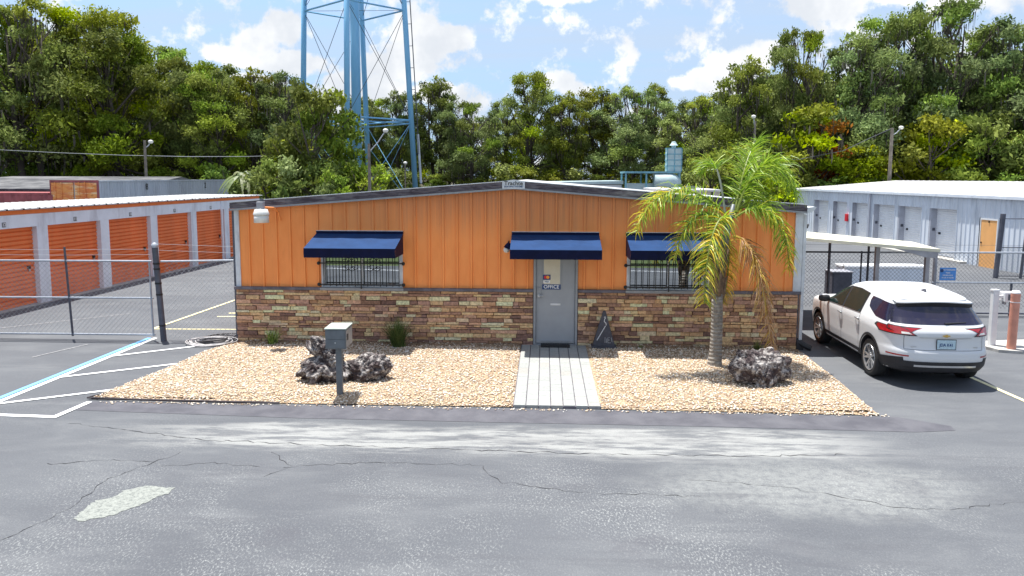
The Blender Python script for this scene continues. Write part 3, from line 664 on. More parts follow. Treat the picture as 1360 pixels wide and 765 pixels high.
        v.build('valance', 'awning_blue_shaded', A, smooth=True)
        for x in (xa, xb): MB().add([(x, yb_, zt-.05), (x, yf, zf), (x, yf+.01, zb), (x, yb_, zb)], [(0, 1, 2, 3)]).build('side_panel', 'awning_blue_shaded', A)
        MB().box(xa, xb, -.05, .01, zt-.055, zt+.005).build('head_bar', 'awning_blue_shaded', A)
        MB().box(xa, xb, -.045, .008, zt+.006, zt+.016).build('flashing', 'white_trim', A)
        b = MB()
        for x in (xa+.02, (xa+xb)/2, xb-.02): b.tube([(x, -.03, zb+.05), (x, yf+.03, zb+.03)], .012, 6); b.tube([(x, yf+.03, zb+.03), (x, yf+.03, zf-.03)], .012, 6)
        b.tube([(xa+.02, yf+.03, zb+.03), (xb-.02, yf+.03, zb+.03)], .012, 6); b.build('awning_frame', 'steel', A)
    # barn lamp on the left
    L = MB(); L.lathe([(.0, .14), (.13, .12), (.165, .02), (.165, .0)], -5.29, -.55, 20, None).xf(Matrix.Translation((0, 0, 2.86))); lp = L.build('wall_lamp', 'lamp_glass', bld, smooth=True); lp['label'] = 'white dusk-to-dawn lamp on the left end of the orange wall'
    MB().lathe([(.155, 2.70), (.15, 2.86), (.10, 2.87)], -5.29, -.55, 20).build('diffuser', 'lamp_glass', lp, smooth=True)
    MB().box(-5.37, -5.23, -.61, -.48, 2.98, 3.14).build('ballast_housing', 'grey_steel_paint', lp, bevel=.01)
    MB().lathe([(.04, 3.14), (.04, 3.20)], -5.28, -.54, 12).build('light_sensor', 'mailbox_grey', lp)
    MB().tube([(-5.25, -.5, 3.02), (-5.12, -.3, 3.0), (-5.08, -.12, 2.9), (-5.08, -.03, 2.72)], .02, 8).build('arm', 'orange_paint', lp)
    # small lamp beside the door awning
    g = MB(); g.lathe([(.02, .12), (.05, .1), (.085, .0)], 0, 0, 14).xf(Matrix.Translation((-.12, -.28, 2.17))@Matrix.Rotation(R_(20), 4, 'Y')); g.tube([(-.11, -.27, 2.27), (-.10, -.1, 2.30), (-.10, -.02, 2.25)], .014, 6)
    lp = g.build('wall_lamp', 'awning_blue_shaded', bld, smooth=True); lp['label'] = 'small dark cone lamp left of the door awning'
    bb = MB(); bb.lathe([(0, -.10), (.05, -.085), (.068, -.04), (.06, 0), (0, .02)], -.14, -.28, 14).xf(Matrix.Translation((0, 0, 2.17))); bb.build('bulb', 'lamp_glass', lp, smooth=True)
    # small camera on the right side wall
    c = MB(); c.box(HW+.1, HW+.2, .9, 1.0, 2.6, 2.7); c.tube([(HW+.2, .95, 2.66), (HW+.42, .82, 2.60)], .05, 8); c.build('security_camera', 'black_plastic', bld)
build_office()

# things in front of the office
dm = MB(); dm.box(.60, 1.22, -.37, -.09, .058, .072)
for k in range(12): dm.box(.605+k*.051, .635+k*.051, -.375, -.085, .072, .078)
tag(dm.build('doormat', 'rubber'), 'black ribbed rubber doormat on the pavers at the door', 'doormat')
tri = empty('slate_marker', 'dark triangular slate marker standing right of the door', 'stone marker', (1.94, -.30, .05))
t = MB(); t.add([(-.235, -.10, .06), (.235, -.10, .06), (.235, .08, .06), (-.235, .08, .06), (-.02, -.03, .80), (.03, -.03, .80), (.03, .03, .80), (-.02, .03, .80)], [(0, 3, 2, 1), (0, 1, 5, 4), (1, 2, 6, 5), (2, 3, 7, 6), (3, 0, 4, 7), (4, 5, 6, 7)]); t.build('slab', 'slate', tri, bevel=.008)
MB().box(-.265, .265, -.14, .12, 0, .06).build('base', 'slate', tri, bevel=.008)
def slab_pt(x, z): return (x, -.10+.07*(z-.06)/.74-.004, z)
def slabmark(name, pts, r=.008): MB().tube([slab_pt(*q) for q in pts], r, 6).build(name, 'chalk_white', tri)
slabmark('carved_mark', [(-.15, .18), (-.07, .32), (.03, .49)], .009)
slabmark('carved_mark', [(.045, .50), (.035, .55), (.00, .58), (.01, .63), (.03, .66), (.02, .69), (.0, .66)], .009)
for pts in ([(.02, .13), (.02, .25)], [(.05, .22), (.05, .13)], [(.08, .13), (.08, .24), (.12, .24)], [(.08, .19), (.12, .19)], [(.08, .13), (.14, .13)], [(.15, .24), (.17, .15)]): slabmark('carved_mark', pts, .0035)
mb = empty('mailbox', 'grey steel mailbox on a square post in the gravel', 'mailbox', (-2.73, -3.95, .04), R_(2)); mb.scale = (.9, .9, .97)
MB().box(-.055, .055, -.05, .05, 0, .86).build('post', 'mailbox_grey', mb, bevel=.006)
b = MB(); b.box(-.185, .185, -.26, .26, .86, 1.19); b.build('box_body', 'mailbox_grey', mb, bevel=.006)
MB().box(-.2, .2, -.275, .275, 1.192, 1.215).build('lid', 'mailbox_lit_top', mb, bevel=.006)  # lid colour lightened to carry the light on its top face
MB().box(-.175, .175, -.272, -.262, 1.035, 1.175).build('door_flap', 'mailbox_grey', mb, bevel=.004)
MB().box(-.175, .175, -.270, -.262, .875, 1.025).build('lower_door', 'mailbox_grey', mb, bevel=.004)
MB().box(.186, .192, -.24, .24, .88, 1.17).build('side_plate', 'mailbox_side', mb)
MB().box(.193, .20, -.2, -.1, 1.0, 1.10).build('lock_plate', 'dark_hub', mb)
MB().lathe([(.014, 0), (.014, .006)], 0, 0, 12).xf(Matrix.Translation((0, -.274, .97))@Matrix.Rotation(R_(90), 4, 'X')).build('lock', 'steel', mb)

def rock(name, lab, blobs, seed, sub=5, amp=.3, frq=5.):
    """one lumpy pitted boulder: an icosphere shrunk onto several blobs, then roughened"""
    bm = bmesh.new(); bmesh.ops.create_icosphere(bm, subdivisions=sub, radius=1)
    c = sum((Vector(b[0]) for b in blobs), Vector())/len(blobs)
    for v in bm.verts:
        d = v.co.normalized(); best = .02
        for (p, r) in blobs:      # ray from c along d meets blob
            o = Vector((0, 0, 0))+c-Vector(p); rr = Vector(r) if not isinstance(r, float) else Vector((r, r, r))
            oo = Vector((o.x/rr.x, o.y/rr.y, o.z/rr.z)); dd = Vector((d.x/rr.x, d.y/rr.y, d.z/rr.z))
            A = dd.dot(dd); B = oo.dot(dd); C = oo.dot(oo)-1; disc = B*B-A*C
            if disc > 0: best = max(best, (-B+math.sqrt(disc))/A)
        p = c+d*best; sc = frq
        n1 = noise.fractal(p*sc+Vector((seed, 0, 0)), .9, 2.1, 5); n2 = noise.voronoi(p*sc*2.0+Vector((0, seed, 0)))[0][0]
        k = 1+amp*n1*.6-amp*.9*max(0, .42-n2)
        v.co = c+d*best*k
        if v.co.z < -.03: v.co.z = -.03
    me = bpy.data.meshes.new(name); bm.to_mesh(me); bm.free(); me.materials.append(MATS['weathered_limestone'])
    me.polygons.foreach_set('use_smooth', [True]*len(me.polygons))
    o = bpy.data.objects.new(name, me); col.objects.link(o); return tag(o, lab, 'rock')
o = rock('boulder', 'tall pitted black and white rock behind the mailbox', [((-.12, 0, .2), (.36, .3, .26)), ((.05, 0, .35), (.24, .2, .3)), ((-.12, .0, .62), (.24, .17, .16)), ((.1, .05, .6), (.2, .15, .15)), ((.2, 0, .15), (.22, .25, .2))], 2, 6, .55, 6); o.location = (-3.18, -3.15, .04)
o = rock('boulder', 'low rounded dark rock right of the mailbox post', [((0, 0, .2), (.33, .3, .28)), ((-.25, 0, .15), (.2, .22, .24)), ((.13, 0, .25), (.25, .25, .23))], 9, 6, .42, 6); o.location = (-2.48, -3.0, .03)
o = rock('boulder', 'large pitted white and black rock near the palm', [((-.2, 0, .28), (.4, .36, .26)), ((.22, .05, .3), (.4, .3, .24)), ((.42, .0, .2), (.22, .22, .14)), ((.1, -.15, .12), (.2, .2, .2)), ((-.05, -.25, .1), (.1, .12, .2))], 17, 6, .36, 5); o.location = (4.47, -2.92, .03); o.scale = (.86, .9, 1.14)

# grass-like plants along the wall
def tuft(name, lab, x, y, n, h, spread, cols, w, seed):
    r = random.Random(seed); m = MB()
    for i in range(n):
        a = r.uniform(0, 6.28); L = h*r.uniform(.75, 1.2); th = (r.random()**.75)*math.atan2(spread, h)*1.25; bx, by = r.gauss(0, spread*.10), r.gauss(0, spread*.10)
        c = r.choice(cols); k = r.uniform(.8, 1.2); c = tuple(q*k for q in c); pr = None
        dx, dy = math.cos(a), math.sin(a); px, py, pz = bx, by, 0.
        for j in range(6):
            ww = w*(1-j/5.4); cur = ((px-dy*ww, py+dx*ww, pz), (px+dy*ww, py-dx*ww, pz))
            if pr: m.add([pr[0], pr[1], cur[1], cur[0]], [(0, 1, 2, 3)], c)
            pr = cur; an = th*(.55+.28*j); px += dx*math.sin(an)*L/5; py += dy*math.sin(an)*L/5; pz = max(.005, pz+math.cos(an)*L/5)
    o = m.build(name, 'foliage', loc=(x, y, .04)); return tag(o, lab, 'plant')
tuft('grass_clump', 'rounded dark grass clump against the stone wall left of the door', -2.44, -.50, 620, .60, .50, [(.06, .10, .03), (.09, .14, .04), (.14, .17, .06)], .006, 1)
tuft('spider_plant', 'small pale strappy plant by the wall near the left corner', -5.22, -.34, 90, .36, .36, [(.14, .22, .05), (.30, .36, .16), (.09, .15, .04)], .014, 2)
tuft('small_weed', 'tiny green weed by the stone wall right of the slate marker', 2.72, -.35, 60, .10, .2, [(.10, .16, .04), (.16, .22, .06)], .01, 3)
tuft('small_weed', 'green weed under the dead frond near the right corner', 5.15, -.42, 110, .22, .26, [(.12, .18, .05), (.20, .22, .08)], .01, 4)
# coiled cable at the left corner
def coil(x, y, z, rad, turns, seed, mat, r0=.012):
    r = random.Random(seed); m = MB(); pts = []; cx = cy = 0.; k = rad
    for i in range(turns*20):
        a = i/20*2*math.pi
        if i % 20 == 0: tx, ty, tk, tz, ec = r.uniform(-.14, .14), r.uniform(-.10, .10), rad*r.uniform(.55, 1.15), r.uniform(.01, .09), r.uniform(.5, 1.)
        cx += (tx-cx)*.08; cy += (ty-cy)*.08; k += (tk-k)*.1
        pts.append((x+cx+k*1.4*math.cos(a), y+cy+k*.8*math.sin(a), z+.012+tz*abs(math.sin(a*.5+seed))))
    m.tube(pts, r0, 5, c=None); return m
c0 = empty('cable_coil', 'tangled coils of black and grey cable at the left corner of the office', 'cable', (-6.62, .05, 0))
coil(.10, .16, .01, .32, 8, 1, '').build('cable', 'cable_black', c0, smooth=True); coil(.0, -.26, .01, .34, 8, 4, '').build('cable', 'cable_pale', c0, smooth=True); coil(.08, -.20, .03, .28, 6, 8, '').build('cable', 'cable_black', c0, smooth=True)
MB().tube([(-.3, -.1, .02), (0, .0, .05), (.3, .1, .08), (.5, .28, .2)], .012, 6).build('cable', 'cable_black', c0)

# ------------------------------------------------------------------ chain link
def chain(x0, x1, z0, z1, pitch=.11, r=.0027, plane='y', y=0.):
    """diagonal wires of a chain-link panel in the xz plane at depth y"""
    m = MB(); H = z1-z0; L = x1-x0
    for sgn in (1, -1):
        k = -H
        while k < L:
            a0, a1 = max(0, k), min(L, k+H)
            if a1 > a0:
                za, zb = (a0-k), (a1-k)
                if sgn < 0: za, zb = H-za, H-zb
                p = Vector((x0+a0, y+.002*sgn, z0+za)); q = Vector((x0+a1, y+.002*sgn, z0+zb)); d = (q-p).normalized(); n = Vector((-d.z, 0, d.x))*r; f = Vector((0, -r, 0))
                vs = [p+n, p-n, p+f, q+n, q-n, q+f]; m.add(vs, [(0, 2, 5, 3), (2, 1, 4, 5), (1, 0, 3, 4)])
            k += pitch
    return m
def shear(m, k, z0=0., axis=0):
    m.v = [((v[0]+k*(v[2]-z0)), v[1], v[2]) for v in m.v]; return m
# left swing gate
gy = .08; LE = -.045
g = empty('chain_link_gate', 'long chain link gate left of the thick dark post', 'gate', (0, gy, 0))
for z in (1.79, .96, .13): MB().tube([(-16.6, 0, z-.03), (-8.04, 0, z)], .021, 8).build('rail', 'galvanised', g)
for x, zt in ((-8.08, 1.79), (-16.6, 1.76)): shear(MB().tube([(x, 0, .1), (x, 0, zt)], .021, 8), -.01).build('stile', 'galvanised', g)
for x in (-9.94, -13.2): shear(MB().tube([(x, 0, .08), (x, 0, 2.09)], .024, 8), -.035).build('stile', 'dark_post', g)
chain(-16.55, -8.08, .13, 1.78).build('mesh_infill', 'wire', g)
for z in (1.90, 2.02): MB().tube([(-16.5, 0, z), (-9.99, 0, z+.01), (-7.95, 0, z+.04)], .003, 4).build('top_wire', 'wire', g)
gp = empty('gate_post', 'thick dark leaning post between gate and short fence panel', 'gate post', (-7.84, .06, 0))
shear(MB().lathe([(.064, 0), (.064, 2.13)], 0, 0, 16), -.05).build('shaft', 'dark_post', gp, smooth=False)
shear(MB().lathe([(.074, 2.1), (.074, 2.15), (.05, 2.19), (0, 2.21)], 0, 0, 16), -.05).build('cap', 'galvanised', gp)
for z in (.35, 1.05, 1.3, 1.62, 1.74): shear(MB().lathe([(.072, z-.018), (.072, z+.018)], 0, 0, 14), -.05).build('band', 'black_iron', gp)
fl = empty('chain_link_fence', 'short chain link panel joining the dark post to the office corner', 'fence', (0, .12, 0))
MB().tube([(-7.86, 0, 1.78), (-6.12, 0, 1.82)], .021, 8).build('rail', 'galvanised', fl)
MB().tube([(-6.17, 0, 0), (-6.17, 0, 1.84)], .02, 8).build('fence_post', 'dark_post', fl)
chain(-7.78, -6.17, .04, 1.79).build('mesh_infill', 'wire', fl)
for z in (1.98, 2.12): MB().tube([(-7.9, 0, z+.05), (-6.15, 0, z)], .003, 4).build('top_wire', 'wire', fl)
# right side fence and gate (behind the car)
fr_ = empty('chain_link_fence', 'long chain link fence with pale rails behind the white car', 'fence', (0, 4.25, 0))
MB().tube([(6.25, 0, 1.69), (9.4, 0, 1.69)], .024, 8).build('rail', 'dark_post', fr_)
MB().tube([(9.4, 0, 1.69), (17.5, 0, 1.73)], .024, 8).build('rail', 'galvanised', fr_)
MB().tube([(11.05, 0, .89), (17.5, 0, .91)], .022, 8).build('rail', 'galvanised', fr_)
MB().tube([(11.05, 0, .07), (17.5, 0, .07)], .026, 8).build('rail', 'dark_post', fr_)
for x, zt, r, mt in ((6.3, 1.75, .025, 'dark_post'), (8.33, 2.05, .035, 'dark_post'), (9.18, 1.72, .022, 'dark_post'), (9.36, 1.95, .03, 'dark_post'), (11.12, 1.7, .055, 'grey_steel_paint'), (13.15, .92, .03, 'dark_post'), (15.3, 1.75, .03, 'dark_post'), (17.5, 1.8, .035, 'dark_post')):
    MB().tube([(x, .03, 0), (x, .03, zt)], r, 10).build('fence_post', mt, fr_)
chain(6.3, 17.5, .2, 1.70, .105, .0028).build('mesh_infill', 'dark_wire', fr_)
for z in (1.88,): MB().tube([(6.3, 0, z), (17.5, 0, z+.04)], .003, 4).build('top_wire', 'dark_wire', fr_)
bs = MB().box(-.21, .21, -.008, .008, -.17, .17); sg = bs.build('warning_sign', 'sign_sky', loc=(11.42, 4.19, 1.13)); tag(sg, 'blue warning sign wired to the fence right of the canopy', 'sign')
text('sign_lettering', 'NO TRESPASSING', .052, (.03, -.011, .11), (R_(90), 0, 0), 'sign_white', sg, sx=.75)
for k, s_ in enumerate(('VIDEO', 'SURVEILLANCE', 'IN USE 24 HOURS')): text('sign_lettering', s_, .05, (.0, -.011, .03-k*.065), (R_(90), 0, 0), 'sign_white', sg, sx=.8)
MB().lathe([(.045, 0), (.045, .004)], 0, 0, 14).xf(Matrix.Translation((-.16, -.009, .09))@Matrix.Rotation(R_(90), 4, 'X')).build('eye_symbol', 'sign_blue', sg)
# far fence stub against the storage building
ff = empty('chain_link_fence', 'tall chain link stub with two dark posts by the orange storage door', 'fence', (0, 12, 0))
for x, r in ((17.35, .09), (18.25, .05)): shear(MB().tube([(x, 0, 0), (x, 0, 2.38)], r, 10), .05).build('fence_post', 'dark_post', ff)
for z in (.08, 1.15, 2.2): MB().tube([(17.35, 0, z), (19.1, 0, z)], .018, 6).build('rail', 'dark_post', ff)
chain(17.4, 19.1, .08, 1.15, .10, .004).build('mesh_infill', 'dark_wire', ff)
# canopy and what stands under it
cp = empty('flat_canopy', 'low cream flat-roofed canopy on grey posts behind the car', 'canopy', (0, 0, 0))
qt = [(6.35, 2.4, 2.27), (10.25, 2.4, 1.96), (10.95, 5.2, 1.90), (6.35, 5.2, 2.32)]
th = .075
m = MB(); m.add(qt+[(a, b, c-th) for a, b, c in qt], [(0, 1, 2, 3), (7, 6, 5, 4), (0, 4, 5, 1), (1, 5, 6, 2), (2, 6, 7, 3), (3, 7, 4, 0)]); m.build('roof', 'cream_roof', cp)
m = MB(); m.prism([(9.2, 1.965), (10.22, 1.885), (10.18, 1.74), (9.9, 1.76)], 'y', 2.41, 2.47); m.build('end_bracket', 'grey_steel_paint', cp)
for x, y, zt in ((9.02, 3.0, 2.0), (10.2, 2.9, 1.92), (7.75, 4.9, 2.15)): MB().box(x-.05, x+.05, y-.05, y+.05, 0, zt).build('post', 'grey_steel_paint', cp, bevel=.006)
ch = empty('storage_chest', 'long white lidded chest under the far side of the canopy', 'chest', (11.9, 8.8, 0))
MB().box(-1.45, 1.1, -.4, .4, 0, .75).build('chest_body', 'panel_pale', ch, bevel=.02); MB().tube([(-1.5, -.33, .80), (1.15, -.33, .80)], .09, 10).build('lid_roll', 'white_plastic', ch)
MB().box(-1.5, 1.15, -.42, .42, .75, .83).build('lid', 'white_plastic', ch, bevel=.02)
bx = empty('equipment_cabinet', 'dark grey cabinet left of the white chest behind the fence', 'cabinet', (9.75, 7.2, 0))
MB().box(-.3, .3, -.3, .3, 0, .8).build('cabinet_body', 'dark_post', bx, bevel=.01); MB().box(-.32, .32, -.32, .32, .8, .83).build('cabinet_top', 'grey_steel_paint', bx); MB().box(-.26, .26, -.315, -.302, .1, .74).build('cabinet_door', 'dark_post', bx)
# keypad pedestal, bollard, pad
struct(MB().prism([(10.05, .75), (10.3, -.05), (10.9, -.22), (12.4, -.3), (12.4, 1.2)], 'z', .001, .06).build('concrete_pad', 'concrete'))
kp = empty('keypad_pedestal', 'white keypad pedestal with a box on a short arm', 'gate keypad', (10.42, .42, .06))
MB().box(-.06, .06, -.06, .06, 0, 1.19).build('post', 'white_plastic', kp, bevel=.01); MB().box(-.07, .07, -.07, .07, 1.19, 1.22).build('cap', 'white_plastic', kp)
MB().box(.06, .17, -.03, .03, 1.04, 1.09).build('arm', 'white_plastic', kp); MB().box(.16, .44, -.1, .12, .96, 1.17).build('keypad_box', 'white_plastic', kp, bevel=.015); MB().box(.17, .22, -.05, .03, .90, .96).build('bracket', 'grey_steel_paint', kp); MB().box(.22, .38, -.106, -.1, 1.0, 1.13).build('keypad', 'mailbox_grey', kp)
bo = empty('bollard', 'salmon pink bollard with white rings beside the keypad', 'bollard', (10.62, .06, .06))
shear(MB().lathe([(.088, 0), (.088, 1.12)], 0, 0, 20), .01).build('post', 'salmon_paint', bo, smooth=False)
shear(MB().lathe([(.092, 1.0), (.092, 1.015)], 0, 0, 20), .01).build('white_ring', 'sign_white', bo); shear(MB().lathe([(.091, 1.12), (.091, 1.21), (.07, 1.235), (0, 1.25)], 0, 0, 20), .01).build('cap', 'salmon_paint', bo); shear(MB().lathe([(.093, 1.195), (.09, 1.215), (.07, 1.25), (0, 1.262)], 0, 0, 20), .01).build('white_ring', 'sign_white', bo)

# ------------------------------------------------------------------ storage buildings
def left_storage():
    rz = -math.atan(.035)       # face runs almost along y
    b = empty('storage_building', 'white-framed row of orange roll-up storage units at the left', 'storage building', (-13.75, 4.5, 0), rz)
    # local: y along the face, x into the lot (+)
    L0, L1 = -8.6, 15.2
    bays = [-5.72, -2.86, 0, 2.86, 5.72, 8.58, 11.44, 14.3]
    for i, y in enumerate(bays):
        MB().box(-.35, .0, y, y+.44, 0, 2.24).build('pillar', 'pillar_white', b)
    MB().box(-.35, .0, L0, L1+.0, 2.242, 2.60).build('header', 'pillar_white', b)
    MB().box(-.33, -.02, L0, L1, 2.602, 2.72).build('fascia', 'band_orange', b)
    tags = ['13', '12', '11', '10', '9', '8', '7']
    for i, y in enumerate(bays[:-1]):
        d = MB(); y0, y1 = y+.44, bays[i+1]; n = 18
        for k in range(n):
            z = 2.24*k/n; h = 2.24/n
            d.add([(-.175, y0, z), (-.175, y1, z), (-.138, y1, z+h*.30), (-.138, y0, z+h*.30), (-.138, y0, z+h*.88), (-.138, y1, z+h*.88), (-.175, y0, z+h), (-.175, y1, z+h)], [(0, 1, 2, 3), (3, 2, 5, 4), (4, 5, 7, 6)])
        D = d.build('roll_up_door', 'roll_door_orange', b)
        MB().box(-.135, -.10, y1-.30, y1-.20, 1.05, 1.13).build('latch', 'black_iron', D); MB().box(-.125, -.09, y1-.28, y1-.23, .98, 1.05).build('padlock', 'steel', D)
        MB().box(-.15, -.11, y0, y1, .0, .05).build('bottom_bar', 'frame_grey', D)
        p = MB().box(.0, .006, (y0+y1)/2-.07, (y0+y1)/2+.07, 2.29, 2.42).build('number_plate', 'mailbox_grey', b)
        text('number', tags[i], .13, (.008, (y0+y1)/2, 2.355), (R_(90), 0, R_(90)), 'sign_white', p)
    MB().box(-.35, .012, L0, L1, -.02, .035).build('door_sill', 'concrete', b)
    # back and ends
    w = MB(); w.box(-6.2, -6.1, L0, L1, 0, 2.6); w.box(-6.1, -.36, L1-.1, L1, 0, 2.6); w.box(-6.1, -.36, L0, L0+.1, 0, 2.6); w.build('wall', 'pillar_white', b)
    r = MB(); r.prism([(.10, 2.725), (-3.1, 2.75), (-6.3, 2.60), (-6.3, 2.64), (-3.1, 2.79), (.10, 2.765)], 'y', L0-.1, L1+.1)
    for k in range(int((L1-L0)/.305)):
        y = L0+k*.305; r.prism([(.11, 2.765), (-3.1, 2.790), (-3.1, 2.805), (.11, 2.785)], 'y', y, y+.05)
    r.build('roof', 'bright_roof', b)
    # dark notches under the rib ends
    n = MB(); pp = [(L0, 2.728)]; k = L0
    while k < L1-.4: pp += [(k+.06, 2.735), (k+.06, 2.775), (k+.11, 2.775), (k+.11, 2.735)]; k += .61
    pp += [(L1, 2.735), (L1, 2.728)]; n.prism(pp, 'x', .101, .112); n.build('rib_closure', 'black_iron', b)
    d = MB(); d.box(-.0, .06, 11.1, 11.18, .05, 2.6); d.build('downspout', 'pillar_white', b)
left_storage()
def right_storage():
    ang = math.atan(.06)
    b = empty('storage_building', 'pale blue-grey metal storage building with white roll-up doors at the right', 'storage building', (19.1, 13.7, -.02), ang)
    L0, L1 = -6.5, 21.8; H = 2.92
    ops = [(16.65, 18.7), (14.2, 16.2), (11.7, 13.7), (9.0, 11.15), (6.5, 8.6), (3.75, 5.85)]
    dor = (1.1, 2.2)
    w = MB(); holes = sorted([(a, c, 2.3) for a, c in ops]+[(dor[0], dor[1], 2.05)])
    # ribbed face, local x=0 plane, facing -x
    y = L0; step = .305
    def col_(ya, yb, z0):
        for (a, c, xo) in ((0, .80, 0), (.80, .87, 1), (.87, .93, 2), (.93, 1., 3)):
            pa, pb = ya+(yb-ya)*a, ya+(yb-ya)*c; x0, x1 = {0: (0, 0), 1: (0, -.04), 2: (-.04, -.04), 3: (-.04, 0)}[xo]
            w.add([(x0, pa, z0), (x1, pb, z0), (x1, pb, H), (x0, pa, H)], [(0, 3, 2, 1)])
    while y < L1-.01:
        ye = min(y+step, L1); mid = (y+ye)/2; z0 = 0
        for a, c, h in holes:
            if a-.02 < mid < c+.02: z0 = h
        col_(y, ye, z0); y = ye
    w.build('front_wall', 'panel_pale', b)
    for a, c in ops:
        d = MB(); n = 22
        for k in range(n):
            z = 2.3*k/n; h = 2.3/n
            d.add([(.30, a-.1, z), (.30, c+.1, z), (.282, c+.1, z+h*.5), (.282, a-.1, z+h*.5), (.30, c+.1, z+h), (.30, a-.1, z+h)], [(0, 3, 2, 1), (3, 5, 4, 2)])
        D = d.build('roll_up_door', 'roll_door_pale', b)
        MB().box(.26, .28, c-.35, c-.2, 1.1, 1.2).build('latch', 'black_iron', D)
        j = MB(); j.box(.002, .30, a-.16, a-.02, 0, 2.3); j.box(.002, .30, c+.02, c+.16, 0, 2.3); j.box(.002, .30, a-.16, c+.16, 2.302, 2.36); j.build('door_jamb', 'jamb_shade_grey', D)  # shade of the reveal is put into the jamb's grey
        MB().box(.285, .299, a, c, .0, .06).build('bottom_bar', 'frame_grey', D)
        MB().box(.1, .22, c-.005, c+.018, 1.25, 1.38).build('keeper', 'dark_post', D)
    d = MB().box(-.045, .02, dor[0]+.05, dor[1]-.05, .02, 1.98).build('door', 'door_light_orange', b); d['label'] = 'light orange walk-in door on the pale metal wall'
    f = MB(); f.box(-.06, .03, dor[0], dor[0]+.05, 0, 2.05); f.box(-.06, .03, dor[1]-.05, dor[1], 0, 2.05); f.box(-.06, .03, dor[0]+.05, dor[1]-.05, 1.98, 2.05); f.build('door_frame', 'white_plastic', d)
    MB().box(-.07, -.046, dor[1]-.16, dor[1]-.1, 1.0, 1.06).build('handle', 'black_iron', d); MB().box(-.07, -.046, 1.62, 1.68, 1.88, 1.95).build('number_plate', 'black_iron', d)
    w2 = MB(); w2.box(13.7, 13.8, L0, L1, 0, H); w2.prism([(0, 0), (13.8, 0), (13.8, H), (6.9, H+.55), (0, H)], 'y', L1-.08, L1-.001); w2.prism([(0, 0), (13.8, 0), (13.8, H), (6.9, H+.55), (0, H)], 'y', L0+.001, L0+.08); w2.build('wall', 'panel_pale', b)
    r = MB(); r.prism([(-.10, H+.02), (6.9, H+.58), (14.0, H+.02), (14.0, H+.06), (6.9, H+.62), (-.10, H+.06)], 'y', L0-.1, L1+.1)
    for k in range(int((L1-L0)/.61)):
        y = L0+k*.61; r.prism([(-.10, H+.06), (6.9, H+.62), (6.9, H+.635), (-.10, H+.075)], 'y', y, y+.05)
    r.build('roof', 'white_metal_roof', b)
    MB().box(-.17, -.04, L0-.1, L1+.1, H-.06, H+.06).build('gutter', 'panel_pale', b)
    for y in (11.42,): MB().box(-.13, -.045, y, y+.09, .05, H-.06).build('downspout', 'jamb_shade_grey', b)
    MB().box(-.3, .28, 3.0, 21.5, .0, .10).build('kerb', 'concrete', b)
    a = MB().box(-.14, -.04, 13.95, 14.22, 1.2, 1.62).build('red_cabinet', 'sign_red', b, bevel=.01); a['label'] = 'small red box on the pale wall between the doors'
right_storage()

